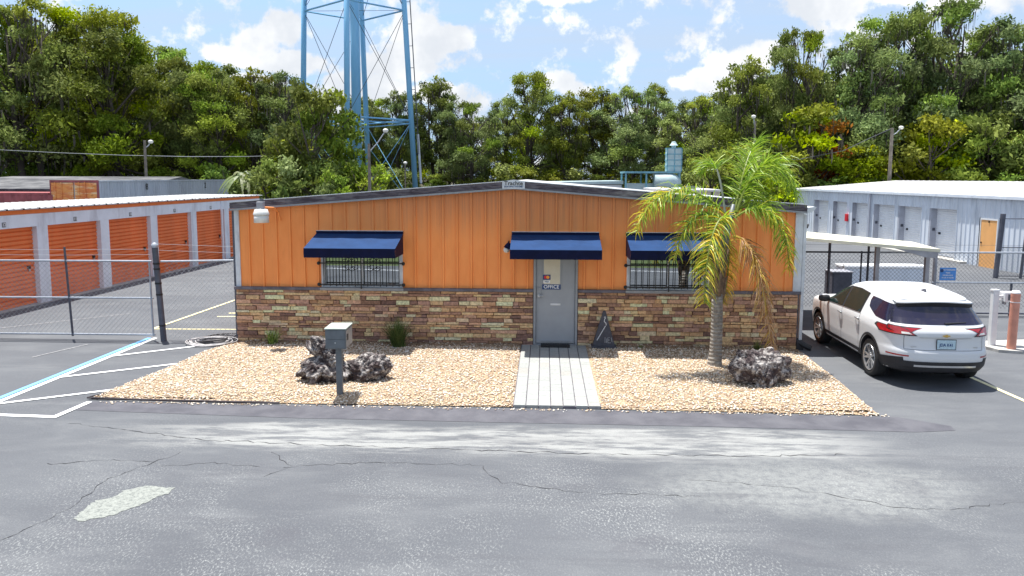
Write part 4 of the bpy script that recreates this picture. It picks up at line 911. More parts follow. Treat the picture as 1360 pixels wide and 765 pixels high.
# ------------------------------------------------------------------ background yard
def yard():
    c = empty('shipping_container', 'plum red corrugated container behind the orange storage row', 'container', (-30.98, 20.95, -.12))
    m = MB(); pr = []; x = 0
    while x < 6.3: pr += [(x, 0), (x+.07, -.04), (x+.15, -.04), (x+.22, 0)]; x += .3
    for (a, ya), (bb, yb) in zip(pr, pr[1:]): m.add([(a, ya, .2), (bb, yb, .2), (bb, yb, 2.82), (a, ya, 2.82)], [(0, 1, 2, 3)])
    m.build('corrugated_side', 'plum_container', c); f = MB(); f.box(0, 6.3, -.05, 2.4, 2.82, 2.92); f.box(0, 6.3, .01, 2.4, 0, 2.82); f.build('container_body', 'plum_container', c)
    t = empty('semi_trailer', 'grey box trailer with rusty orange end doors behind the storage row', 'trailer', (-24.6, 21.0, 0))
    b = MB(); b.box(0, 2.50, .06, 15.6, .9, 3.42); b.build('trailer_body', 'grey_trailer', t)
    r = MB(); 
    for k in range(64): r.box(2.50, 2.525, .3+k*.24, .33+k*.24, .95, 3.38)
    r.box(2.50, 2.54, .06, 15.6, 3.36, 3.44); r.build('side_rib', 'grey_trailer', t)
    for k in range(2):
        a = .06+k*1.24; d = MB(); d.box(a, a+1.15, -.02, .055, 1.0, 3.32)
        for z in (1.4, 1.9, 2.4, 2.9): d.box(a+.08, a+1.07, -.035, -.02, z, z+.22)
        D = d.build('end_door', 'rusty_orange', t); q = MB(); q.tube([(a+.57, -.06, 1.0), (a+.57, -.06, 3.35)], .025, 6); q.tube([(a+.25, -.06, 1.0), (a+.25, -.06, 3.35)], .02, 6); q.build('lock_rod', 'rusty_orange', D)
    f = MB(); f.box(0, .055, -.03, .05, .9, 3.45); f.box(2.46, 2.54, -.03, .05, .9, 3.45); f.box(.055, 2.46, -.03, .05, 3.33, 3.45); f.build('door_frame', 'plum_container', t)
    for y in (.9, 2.1, 13.5):
        for x in (.25, 2.25): MB().lathe([(.5, -.14), (.5, .14)], 0, 0, 16).xf(Matrix.Translation((x, y, .5))@Matrix.Rotation(R_(90), 4, 'Y')).build('wheel', 'rubber', t)
    MB().box(.3, 2.2, .3, 15, .7, .9).build('chassis', 'dark_post', t)
    for y, s_ in ((4.6, '8'), (11.9, '2')): 
        text('number', s_, .5, (2.552, y, 3.05), (R_(90), 0, R_(90)), 'black_iron', t)
    s = empty('low_shed', 'low shed with a worn grey roof behind the containers', 'shed', (-38, 24, 0))
    MB().box(0, 15.5, .3, 10, 0, 2.9).build('wall', 'grey_steel_paint', s)
    MB().add([(-.3, 0, 2.95), (15.8, 0, 2.95), (15.8, 6, 3.63), (4.8, 6, 3.63), (-.3, 10.5, 2.95), (15.8, 10.5, 2.95), (-.3, 0, 2.85), (15.8, 0, 2.85), (15.8, 10.5, 2.85), (-.3, 10.5, 2.85)],
             [(0, 1, 2, 3), (3, 2, 5, 4), (0, 3, 4), (1, 5, 2), (0, 6, 7, 1), (1, 7, 8, 5), (5, 8, 9, 4), (4, 9, 6, 0)]).build('roof', 'worn_grey_roof', s)
    # workshop far behind the office (roof line, frame, dust collector)
    w = empty('white_workshop', 'long low white building just above the office roof', 'building', (-2.0, 32, 0))
    MB().box(0, 7.6, 0, 7, 0, 3.2).build('wall', 'white_plastic', w); MB().prism([(-.1, 3.2), (7.7, 3.25), (7.7, 3.45), (-.1, 3.32)], 'y', -.15, 7.2).build('roof', 'pale_teal', w)
    f = empty('steel_lean_to', 'open teal steel lean-to frame beside the white building', 'lean-to', (5.55, 30, 0))
    MB().box(0, 3.4, -.1, 2.6, 3.93, 4.04).build('roof', 'teal_paint', f)
    for x in (.05, 1.3, 3.3):
        for y in (0, 2.5): MB().box(x, x+.1, y, y+.1, 0, 3.93).build('post', 'teal_paint', f)
    MB().box(.3, 3.2, .6, 2.4, 2.2, 3.3).build('back_panel', 'pale_teal', f)
    d = empty('dust_collector', 'small blue dust collector tower with round cap above the office roof', 'dust collector', (8.65, 30.8, 0))
    MB().box(-.44, .44, -.4, .4, 4.0, 5.48).build('hopper_body', 'pale_teal', d)
    k = MB()
    for z in (4.0, 4.36, 4.72, 5.08, 5.44): k.box(-.47, .47, -.43, .43, z, z+.05)
    k.box(-.47, -.42, -.43, -.38, 4, 5.48); k.box(.42, .47, -.43, -.38, 4, 5.48); k.box(-.02, .03, -.425, -.40, 4, 5.48); k.build('panel_rib', 'teal_paint', d)
    MB().lathe([(.14, 5.48), (.14, 5.62), (.26, 5.64), (.16, 5.78), (.12, 5.88), (0, 5.9)], 0, 0, 14).build('cap', 'pale_teal', d)
    for x in (-.4, .34):
        for y in (-.36, .3): MB().box(x, x+.06, y, y+.06, 0, 4.0).build('leg', 'teal_paint', d)
    tk = empty('round_tank', 'pale dome-ended tank below the blue dust collector', 'tank', (8.6, 30.2, 0))
    o_ = MB().tube([(-1.2, 0, 3.4), (-.2, 0, 3.4), (.1, 0, 3.4), (.33, 0, 3.4), (.45, 0, 3.4)], [.55, .55, .47, .3, .08], 16); o_.build('tank_shell', 'pale_teal', tk, smooth=True)
    MB().box(-1.0, -.8, -.3, .3, 0, 3.0).build('saddle', 'teal_paint', tk); MB().box(-.1, .1, -.3, .3, 0, 3.0).build('saddle', 'teal_paint', tk)
    v = empty('box_truck', 'tan box body just visible over the right side of the office roof', 'truck', (5.3, 14.0, 0))
    MB().box(0, 2.35, 0, 5, .6, 3.12).build('box_body', 'tan_box', v, bevel=.03); MB().box(-.03, 2.38, -.03, 5.03, 3.12, 3.20).build('roof', 'white_plastic', v)
    MB().box(2.0, 2.06, -.015, .0, 2.6, 3.1).build('corner_post', 'black_iron', v); MB().box(1.0, 1.5, .6, 1.2, 3.2, 3.32).build('roof_vent', 'dark_post', v)
    for x in (.3, 1.9):
        for y in (.8, 4.2): MB().lathe([(.42, -.12), (.42, .12)], 0, 0, 16).xf(Matrix.Translation((x, y, .42))@Matrix.Rotation(R_(90), 4, 'Y')).build('wheel', 'rubber', v)
yard()
def pole(name, lab, x, y, h, head, r=.1, mat='wood_pole', cat='street light', arm=None):
    e = empty(name, lab, cat, (x, y, 0)); MB().lathe([(r*1.15, 0), (r*.8, h)], 0, 0, 10).build('pole', mat, e)
    hx, hy, hz = head; MB().tube([(0, 0, h-.5), (hx*.5, hy*.5, h-.35+(hz-h)*.5), (hx, hy, hz)], .035, 6).build('arm', 'galvanised', e)
    b = MB(); b.lathe([(.05, .12), (.14, .08), (.17, 0), (.12, -.10), (0, -.12)], hx, hy, 12).xf(Matrix.Translation((0, 0, hz))); b.build('lamp_head', 'lamp_glass', e, smooth=True); return e
pole('street_light', 'grey light pole in front of the dark trees at the left', -26.12, 33, 6.05, (.42, 0, 5.95), .10)
pole('street_light', 'wooden pole with a long lamp arm under the water tower', -9.65, 27.5, 5.6, (1.0, 0, 6.35), .10)
pole('street_light', 'short thin lamp post right of the water tower riser', -10.83, 45, 4.6, (.02, 0, 4.8), .06)
pole('street_light', 'lamp post just behind the top of the palm', 15.3, 37, 7.6, (-.12, 0, 7.9), .09)
pole('street_light', 'leaning utility light pole above the pale storage roof', 24.45, 36.5, 7.1, (.5, -.2, 7.1), .13)
tag(MB().tube([(-50, 33, 6.2), (-39.3, 33, 5.55), (-36.1, 33, 5.40), (-32, 33, 5.21), (-27.8, 33, 5.06), (-23.2, 33, 4.97), (-19.3, 33, 4.98), (-16, 33.5, 5.1)], .016, 5).build('overhead_cable', 'wire'), 'overhead cable crossing the dark trees at the left', 'cable')
tag(MB().tube([(24.4, 36.5, 7.05), (23.2, 36.5, 6.5), (21.3, 36.6, 5.56), (18.3, 36.8, 4.94), (15.3, 37, 5.1)], .025, 5).build('overhead_cable', 'dark_wire'), 'dark service cable sagging from the pole at the right', 'cable')

# ------------------------------------------------------------------ water tower
def water_tower():
    cx, cy = -18.6, 60.0
    e = empty('water_tower', 'pale blue steel water tower legs rising above the trees', 'water tower', (cx, cy, 0))
    def R(z): return 5.85-.045*z
    LEG = {'A': (-24.47, -23.40, 60), 'B': (-18.25, -18.05, 54.8), 'C': (-18.69, -19.21, 65.2), 'D': (-12.50, -14.06, 60)}
    ang = {'A': R_(186), 'B': R_(266-4), 'C': R_(82-2), 'D': R_(2)}
    def P(k, z): a, b, yy = LEG[k]; return Vector((a+(b-a)*z/31+18.6, (yy-60)*(1.08-.008*z), z))
    rings = [9.4, 20.3, 31]
    for k in 'ABCD': MB().tube([P(k, 0), P(k, 31)], .275, 16).build('leg', 'tower_blue', e, smooth=True)
    MB().lathe([(.475, 0), (.475, 31)], .0, 0, 24).build('riser', 'tower_blue', e, smooth=True)
    order = 'ABDC'
    pairs = [('A', 'B'), ('B', 'D'), ('D', 'C'), ('C', 'A')]
    for z in rings:
        for a, b in pairs:
            MB().tube([P(a, z), P(b, z)], .085, 6).build('strut', 'tower_blue', e)
            if z == 9.4: MB().tube([P(a, z-.35), P(b, z-.35)], .06, 6).build('strut', 'tower_blue', e)
        for k in 'ABCD': MB().tube([P(k, z), (0, 0, z)], .02, 5).build('spoke_rod', 'dark_wire', e)
    for z0, z1 in ((0, 9.2), (9.4, 20.2), (20.4, 31)):
        for a, b in pairs:
            for p, q in ((a, b), (b, a)): MB().tube([P(p, z1), P(q, z0)], .028, 5).build('tie_rod', 'tower_blue' if z0 == 0 else 'dark_wire', e)
    l = MB(); d0 = Vector((.62, -.1, 0))
    for s in (-.13, .13): l.tube([P('D', 6)+d0+Vector((0, s, 0)), P('D', 31)+d0+Vector((0, s, 0))], .03, 5)
    for i in range(70):
        z = 6+i*.36; p = P('D', z)+d0; l.tube([p+Vector((0, -.13, 0)), p+Vector((0, .13, 0))], .015, 4)
        if i % 6 == 0: l.tube([p, P('D', z)], .03, 4)
    l.build('ladder', 'dark_post', e)
    MB().tube([P('D', 3)+Vector((.62, 0, 0)), P('D', 8)+Vector((.60, 0, 0))], .12, 8).build('antenna_tube', 'panel_pale', e)
    for k in 'ABCD': MB().lathe([(.9, -.02), (.9, .4)], P(k, 0).x, P(k, 0).y, 12).build('footing', 'concrete', e)
    MB().lathe([(.5, 31), (6.6, 33.5), (7.2, 37), (6.2, 40.5), (2.5, 42.5), (0, 43)], 0, 0, 40).build('tank', 'tower_blue', e, smooth=True)
water_tower()

# ------------------------------------------------------------------ trees
OAK = [(0.147, 0.192, 0.031), (0.194, 0.236, 0.042), (0.095, 0.143, 0.028), (0.233, 0.268, 0.054), (0.147, 0.179, 0.054)]
OAKG = [(0.156, 0.210, 0.065), (0.190, 0.246, 0.077), (0.112, 0.161, 0.046), (0.242, 0.286, 0.100)]
VINE = [(0.233, 0.330, 0.031), (0.190, 0.286, 0.028), (0.302, 0.366, 0.046), (0.130, 0.206, 0.028)]
LIME = [(0.285, 0.384, 0.031), (0.225, 0.330, 0.031), (0.328, 0.392, 0.054)]
RUST = [(.34, .11, .03), (.26, .10, .03), (.20, .14, .03)]
def leaves(clumps, per, size, seed, pals, sub=9, flat=.75):
    r = np.random.default_rng(seed); Vs = []; Cs = []
    for ci, (c, rad, pi) in enumerate(clumps):
        n = int(per*(rad[0]*rad[1]*rad[2])**(2/3)); pal = np.array(pals[pi]); base = pal[r.integers(len(pal))]
        ns = max(4, int(sub*(rad[0]*rad[2])))
        d = r.normal(size=(ns, 3)); d /= np.linalg.norm(d, axis=1)[:, None]; d[:, 2] = np.where(d[:, 2] < -.35, -d[:, 2]*.5, d[:, 2])
        sc = d*(r.uniform(.55, 1.0, (ns, 1)))*np.array(rad)
        which = r.integers(0, ns, n); sr = .26*min(rad)+.12
        P = sc[which]+r.normal(size=(n, 3))*sr*np.array([1, 1, .62])+np.array(c)
        nr = r.normal(size=(n, 3))+np.array([0, 0, .7]); nr /= np.linalg.norm(nr, axis=1)[:, None]
        t = np.cross(nr, r.normal(size=(n, 3))); t /= np.linalg.norm(t, axis=1)[:, None]; b = np.cross(nr, t)
        L = (size*np.exp(r.normal(-.05, .35, n)))[:, None]; w = L*r.uniform(.38, .6, (n, 1))
        Vs.append(np.stack([P-t*L, P-b*w, P+t*L, P+b*w], 1).reshape(-1, 3))
        tint = r.uniform(.68, 1.32, (ns, 1))[which]*r.uniform(.85, 1.15, (n, 1)); mixc = pal[r.integers(len(pal), size=n)]
        Cs.append((base*.6+mixc*.4)*tint)
    V = np.concatenate(Vs); C = np.concatenate(Cs); F = np.arange(len(V)).reshape(-1, 4); return V, F, C
def moss_strips(clumps, n, seed, ln=1.2):
    r = np.random.default_rng(seed); Vs = []
    C0 = np.array([c for c, _, _ in clumps]); Rr = np.array([q for _, q, _ in clumps])
    i = r.integers(0, len(clumps), n); a = r.uniform(0, 6.28, n); k = r.uniform(.3, 1.05, n)
    g = r.normal(size=(n, 3))*.05
    P = C0[i]+np.stack([np.cos(a)*Rr[i, 0]*k, np.sin(a)*Rr[i, 1]*k, -Rr[i, 2]*r.uniform(-.1, .6, n)], 1)
    L = r.uniform(.2, 1., n)**1.6*ln; w = r.uniform(.02, .075, n); b = r.uniform(0, 3.14, n); dx = np.cos(b)*w; dy = np.sin(b)*w; z0 = np.zeros(n)
    V = np.stack([P+np.stack([dx, dy, z0], 1), P-np.stack([dx, dy, z0], 1), P+np.stack([-dx*.8+.04, -dy*.8, -L*.6], 1), P+np.stack([z0+g[:, 0], z0+g[:, 1], -L], 1)], 1).reshape(-1, 3)
    F = np.arange(len(V)).reshape(-1, 4); C = np.array([.13, .12, .10])*r.uniform(.4, 1.3, (n, 1)); return V, F, C
def make_tree(name, H, W, seed, pals, weights, nclump=24, bottom=.32, per=520, leaf=.16, moss=0, trunks=1, crown_pow=1., rmin=.8, rmax=1.6, limbs=True):
    r = random.Random(seed); e = bpy.data.objects.new(name, None); col.objects.link(e)
    clumps = []; tr = MB()
    for i in range(nclump):
        t = (i+.5)/nclump; z = H*(bottom+(1-bottom)*t**.85)-.4
        env = W*(math.sin(math.pi*min(1, (.16+.84*((z/H-bottom)/(1-bottom)))**crown_pow*.92+.04)))**.6
        a = i*2.4+r.uniform(-.5, .5); q = env*math.sqrt(r.uniform(.1, 1)); rr = r.uniform(rmin, rmax)*(1-.25*t)
        clumps.append(((q*math.cos(a), q*math.sin(a), min(z, H-rr*.8)), (rr*r.uniform(.9, 1.25), rr*r.uniform(.9, 1.25), rr*r.uniform(.6, .85)), r.choices(range(len(pals)), weights)[0]))
    for k in range(trunks):
        bx, by = (0, 0) if trunks == 1 else (r.uniform(-.25, .25)*W, r.uniform(-.25, .25)*W); fz = H*r.uniform(.42, .6); lx, ly = bx+r.uniform(-.8, .8), by+r.uniform(-.8, .8)
        r0 = .022*H*r.uniform(.8, 1.1); path = [(bx, by, -.2), (bx+(lx-bx)*.3+r.uniform(-.2, .2), by+(ly-by)*.3, fz*.4), (lx, ly, fz), (lx+r.uniform(-.6, .6), ly+r.uniform(-.6, .6), H*.86)]
        tr.tube(path, [r0*1.25, r0*.85, r0*.6, r0*.12], 7)
        for c, rad, _ in clumps[k::trunks]:
            if not limbs or r.random() < .15: continue
            s = min(.95, max(.3, c[2]/H-.22)); z = s*H
            if z < fz: u = z/fz; sx, sy = bx+(lx-bx)*u, by+(ly-by)*u
            else: sx, sy = lx, ly
            md = ((sx+c[0])/2+r.uniform(-.3, .3), (sy+c[1])/2+r.uniform(-.3, .3), (z+c[2])/2-.1)
            tr.tube([(sx, sy, z), md, c], [r0*.34, r0*.22, .03], 5, cap=False)
            for q in range(2): tr.tube([md, (c[0]+r.uniform(-1, 1)*rad[0], c[1]+r.uniform(-1, 1)*rad[1], c[2]+r.uniform(-.2, .9)*rad[2])], [r0*.15, .015], 4, cap=False)
    tr.build('trunk', 'tree_bark', e, smooth=True)
    V, F, C = leaves(clumps, per, leaf, seed, pals)
    if moss: V2, F2, C2 = moss_strips(clumps, int(moss*.42), seed+5, ln=1.1); F = np.concatenate([F, F2+len(V)]); V = np.concatenate([V, V2]); C = np.concatenate([C, C2])
    npmesh('crown', V, F, 'foliage', e, C)
    return e
protos = {
 'oakA': make_tree('oak_tree', 13, 4.3, 1, [OAK, OAKG, VINE], [5, 3, 2], 34, .22, 900, .105, 700, 2),
 'oakB': make_tree('oak_tree', 13, 3.6, 2, [OAK, OAKG], [4, 4], 26, .34, 820, .11, 1500, 2),
 'oakC': make_tree('oak_tree', 13, 5.0, 3, [OAK, OAKG, VINE], [3, 5, 1], 38, .28, 860, .105, 1500, 3),
 'oakD': make_tree('oak_tree', 13, 3.0, 4, [OAKG, OAK], [5, 2], 20, .42, 820, .11, 1200, 1, rmax=1.4),
 'oakE': make_tree('oak_tree', 13, 4.0, 6, [OAK, VINE], [4, 3], 40, .08, 900, .105, 120, 2),
 'bushV': make_tree('vine_covered_tree', 6, 2.6, 7, [VINE, OAK], [5, 2], 26, .05, 900, .11, 0, 1, rmin=.6, rmax=1.1),
 'bushL': make_tree('bright_shrub', 4, 1.6, 8, [LIME, VINE], [4, 2], 16, .08, 1100, .10, 0, 1, rmin=.45, rmax=.8),
 'bushR': make_tree('rusty_vine_tree', 6, 2.2, 9, [VINE, RUST, OAK], [4, 1.6, 2.4], 24, .1, 900, .11, 200, 1, rmin=.5, rmax=1.),
 'bushD': make_tree('dark_shrub', 4, 2.4, 10, [OAK, OAKG], [4, 2], 20, .03, 800, .11, 0, 1, rmin=.5, rmax=1.),
}
used = set()
def plant(kind, x, y, h, rz, lab, cat='tree', group=None, wide=1.):
    p = protos[kind]; H = {'bushV': 6, 'bushL': 4, 'bushR': 6, 'bushD': 4}.get(kind, 13)
    if kind in used: o = copy_tree(p)
    else: o = p; used.add(kind)
    s = h/H; o.location = (x, y, 0); o.scale = (s*wide, s*wide, s); o.rotation_euler = (0, 0, rz)
    for k in ('group',):
        if k in o.keys(): del o[k]
    return tag(o, lab, cat, group)
G_L = 'dense oaks behind the storage row at the left'
for i, (k, x, y, h, w, lab) in enumerate([
    ('oakE', -41.5, 41, 16.2, 1.0, 'tall dense oak filling the far left edge'), ('oakC', -37.6, 38, 16.6, .8, 'tallest loose-topped oak above the plum container'),
    ('oakA', -34.5, 41, 16.6, .85, 'tall oak above the rusty trailer doors'), ('oakE', -31.5, 39.5, 14.6, .85, 'oak above and left of the grey light pole'),
    ('oakA', -28.3, 43, 13.2, .8, 'oak just right of the grey light pole'), ('oakE', -25.6, 42, 11.8, .85, 'yellow-green oak above the grey trailer end'),
    ('oakB', -23.0, 45, 12.4, .8, 'thin oak with sky gaps right of the trailer'), ('oakD', -20.2, 44, 12.1, .9, 'narrow oak left of the water tower'),
    ('oakE', -46, 36, 15.5, .9, 'oak at the very left border of the view')]): plant(k, x, y, h, i*1.3, lab, wide=w)
for i, (x, y, h) in enumerate([(-44, 50, 16), (-39, 49, 15.5), (-34, 50, 15.5), (-29.5, 52, 13.6), (-25, 52, 12.2), (-50, 44, 16)]):
    plant(('oakE', 'oakA', 'oakC')[i % 3], x, y, h, i*2.1+.4, 'shaded oak in the second row behind the left-hand trees', group=G_L)
lab_mid = {0: 'mossy oak seen between the tower legs', 2: 'oak right of the outer tower leg'}
MIDLAB = {4: 'oak seen between the left and middle water tower legs', 5: 'oak directly right of the outer right water tower leg', 6: 'oak above the left half of the office roof, second right of the tower', 7: 'oak standing left of the roof peak in the tree line', 8: 'tall oak right behind the roof peak plate', 9: 'oak just right of the roof peak in the tree line', 10: 'oak above the white workshop roof', 11: 'oak directly behind the blue dust collector', 12: 'oak right of the blue dust collector', 13: 'oak in the tree line between dust collector and palm', 14: 'oak in the tree line just above the palm top'}
mids = [(-36, 72, 12.8), (-31, 75, 13.2), (-26, 73, 12.8), (-21.5, 76, 13.8), (-17, 74, 13.6), (-12.8, 77, 15.0), (-8.6, 73, 14.2), (-4.6, 78, 14.8), (-.8, 75, 15.2), (3.2, 74, 14.2), (7, 78, 15.0), (10.8, 74, 14.0), (14.6, 77, 14.4), (18.3, 74, 14.6), (22.3, 76, 15.2), (27, 73, 15), (32, 75, 15), (-41, 76, 13), (-46, 74, 14), (38, 74, 15), (44, 76, 16), (50, 74, 16)]
for i, (x, y, h) in enumerate(mids):
    h *= (.93, 1.06, .99, 1.08, .90, 1.03, .97)[i*3 % 7]
    plant(('oakB', 'oakC', 'oakD', 'oakA', 'oakB')[i % 5], x, y, h, i*1.7, MIDLAB.get(i, 'mossy oak in the long tree line, half hidden by nearer trees'), group='mossy oaks of the tree line behind the office', wide=.70+.07*(i*5 % 4))
for i in range(24):
    plant(('oakC', 'oakA', 'oakE')[i % 3], -62+i*5.4, 86+(i*37 % 5), 10.6+(i*13 % 4)*.4, i*2.9, 'dim oak deep in the wood behind the tree line', group='oaks deep in the wood', wide=1.05)
for i in range(20):
    plant(('bushD', 'bushV')[i % 4 == 3], -44+i*4.6, 70+(i*7 % 3), 3.6+(i*11 % 4)*.5, i*1.9, 'undergrowth shrub at the foot of the tree line', 'shrub', 'undergrowth at the foot of the tree line', wide=1.2)
for i, (k, x, y, h, w, lab) in enumerate([
    ('oakB', 16.6, 44, 13.0, .72, 'slim mossy oak just right of the palm top'), ('oakC', 20.3, 43, 15.2, .58, 'tall mossy oak with dark trunks behind the rusty vines'),
    ('oakB', 24.2, 42, 14.6, .80, 'tall dark oak above the utility light pole'), ('oakA', 27.6, 44, 16.4, .68, 'tall oak right of the utility light pole'),
    ('oakC', 31.8, 44, 17.6, .72, 'tallest open-topped oak at the upper right'), ('oakA', 36.2, 43, 15.6, .85, 'grey-green mossy oak near the right edge'), ('oakB', 40.5, 42, 14.5, 1.0, 'oak at the right edge of the view')]): plant(k, x, y, h, 2+i*1.9, lab, wide=w)
for i, (x, y, h) in enumerate([(15, 53, 11), (20, 53, 11.5), (25, 52, 12.5), (30, 54, 13.5), (36, 53, 14), (42, 52, 14), (47, 46, 14)]):
    plant(('oakC', 'oakA', 'oakE')[i % 3], x, y, h, i*2.3, 'shaded oak in the second row behind the right-hand trees', group='second row oaks at the right')
plant('bushR', 20.0, 39.5, 9.0, .3, 'vine-hung tree with rusty orange leaves left of the utility pole', wide=.95)
for i, (k, x, y, h, w, lab) in enumerate([
    ('bushV', 23.4, 39, 6.2, 1., 'bright leafy shrub left of the utility light pole'), ('bushV', 28.6, 39.5, 8.2, .95, 'bright vine-covered tree right of the utility light pole'), ('bushV', 32.2, 40, 8.6, .9, 'second vine-covered tree right of the utility light pole'),
    ('bushV', 35.8, 40, 7.2, 1., 'low bright tree behind the right end of the storage roof'), ('bushV', 40.2, 39.5, 8.4, 1., 'vine-covered tree at the right edge'),
    ('bushL', 17.0, 36.5, 3.9, 1.2, 'bright hedge shrub at the left end of the pale storage roof'), ('bushL', 20.4, 38.3, 3.9, 1.3, 'bright hedge shrub above the red box'), ('bushL', 24.4, 38, 4.2, 1.2, 'bright shrub at the foot of the utility light pole'), ('bushD', 13.4, 38, 5.6, 1., 'dark shrub behind the palm'),
    ('bushD', 15.6, 41, 6.2, 1., 'dark shrub under the slim mossy oak')]): plant(k, x, y, h, 1+i*2.2, lab, 'shrub' if h < 7 else 'tree', wide=w)
for i, (k, x, y, h, w, lab) in enumerate([
    ('bushV', -13.5, 31, 9.5, .70, 'vine-covered tree in front of the water tower legs'), ('bushV', -15.9, 32, 6.3, .8, 'leafy vine mass left of the water tower'), ('bushD', -16.2, 29.5, 4.8, .8, 'grey-green shrub at the foot of the vine-covered tree'), ('bushD', -12.6, 29.5, 4.6, .8, 'dark shrub below the water tower riser'),
    ('bushL', -10.2, 30, 4.7, .85, 'bright lime shrub at the foot of the water tower'), ('bushL', -23.6, 38.5, 4.8, .8, 'lone lime shrub behind the end of the grey trailer'), ('bushL', -12.0, 28.5, 4.3, .7, 'small lime shrub left of the lamp under the tower')]): plant(k, x, y, h, 3+i*1.6, lab, 'shrub' if h < 6 else 'tree', wide=w)

# palm-leaf plant by the left storage roof (broad drooping blades)
def blades(name, lab, x, y, z, n, L, seed, cat='plant'):
    r = random.Random(seed); m = MB()
    e = bpy.data.objects.new(name, None); col.objects.link(e); e.location = (x, y, 0); tag(e, lab, cat)
    MB().tube([(0, 0, 0), (.05, 0, z)], [.12, .08], 8).build('trunk', 'tree_bark', e)
    for i in range(n):
        a = r.uniform(0, 6.28); el = r.uniform(.2, 1.1); l = L*r.uniform(.7, 1.1); dx, dy = math.cos(a), math.sin(a); pr = None; c = r.choice([(.22, .28, .12), (.15, .20, .08), (.30, .33, .18)])
        for j in range(9):
            t = j/8; q = l*t*math.cos(el)+.1; h = z+l*t*math.sin(el)-1.1*l*t*t*.9; w = .16*math.sin(math.pi*min(1, t*.92+.06))
            cur = ((dx*q-dy*w, dy*q+dx*w, h), (dx*q, dy*q, h+.04), (dx*q+dy*w, dy*q-dx*w, h))
            if pr: m.add([*pr, *cur], [(0, 1, 4, 3), (1, 2, 5, 4)], c)
            pr = cur
    m.build('leaves', 'palm_leaf', e)
blades('banana_plant', 'pale broad-leaved plant behind the left end of the office roof', -18.2, 30, 3.6, 26, 1.9, 4)

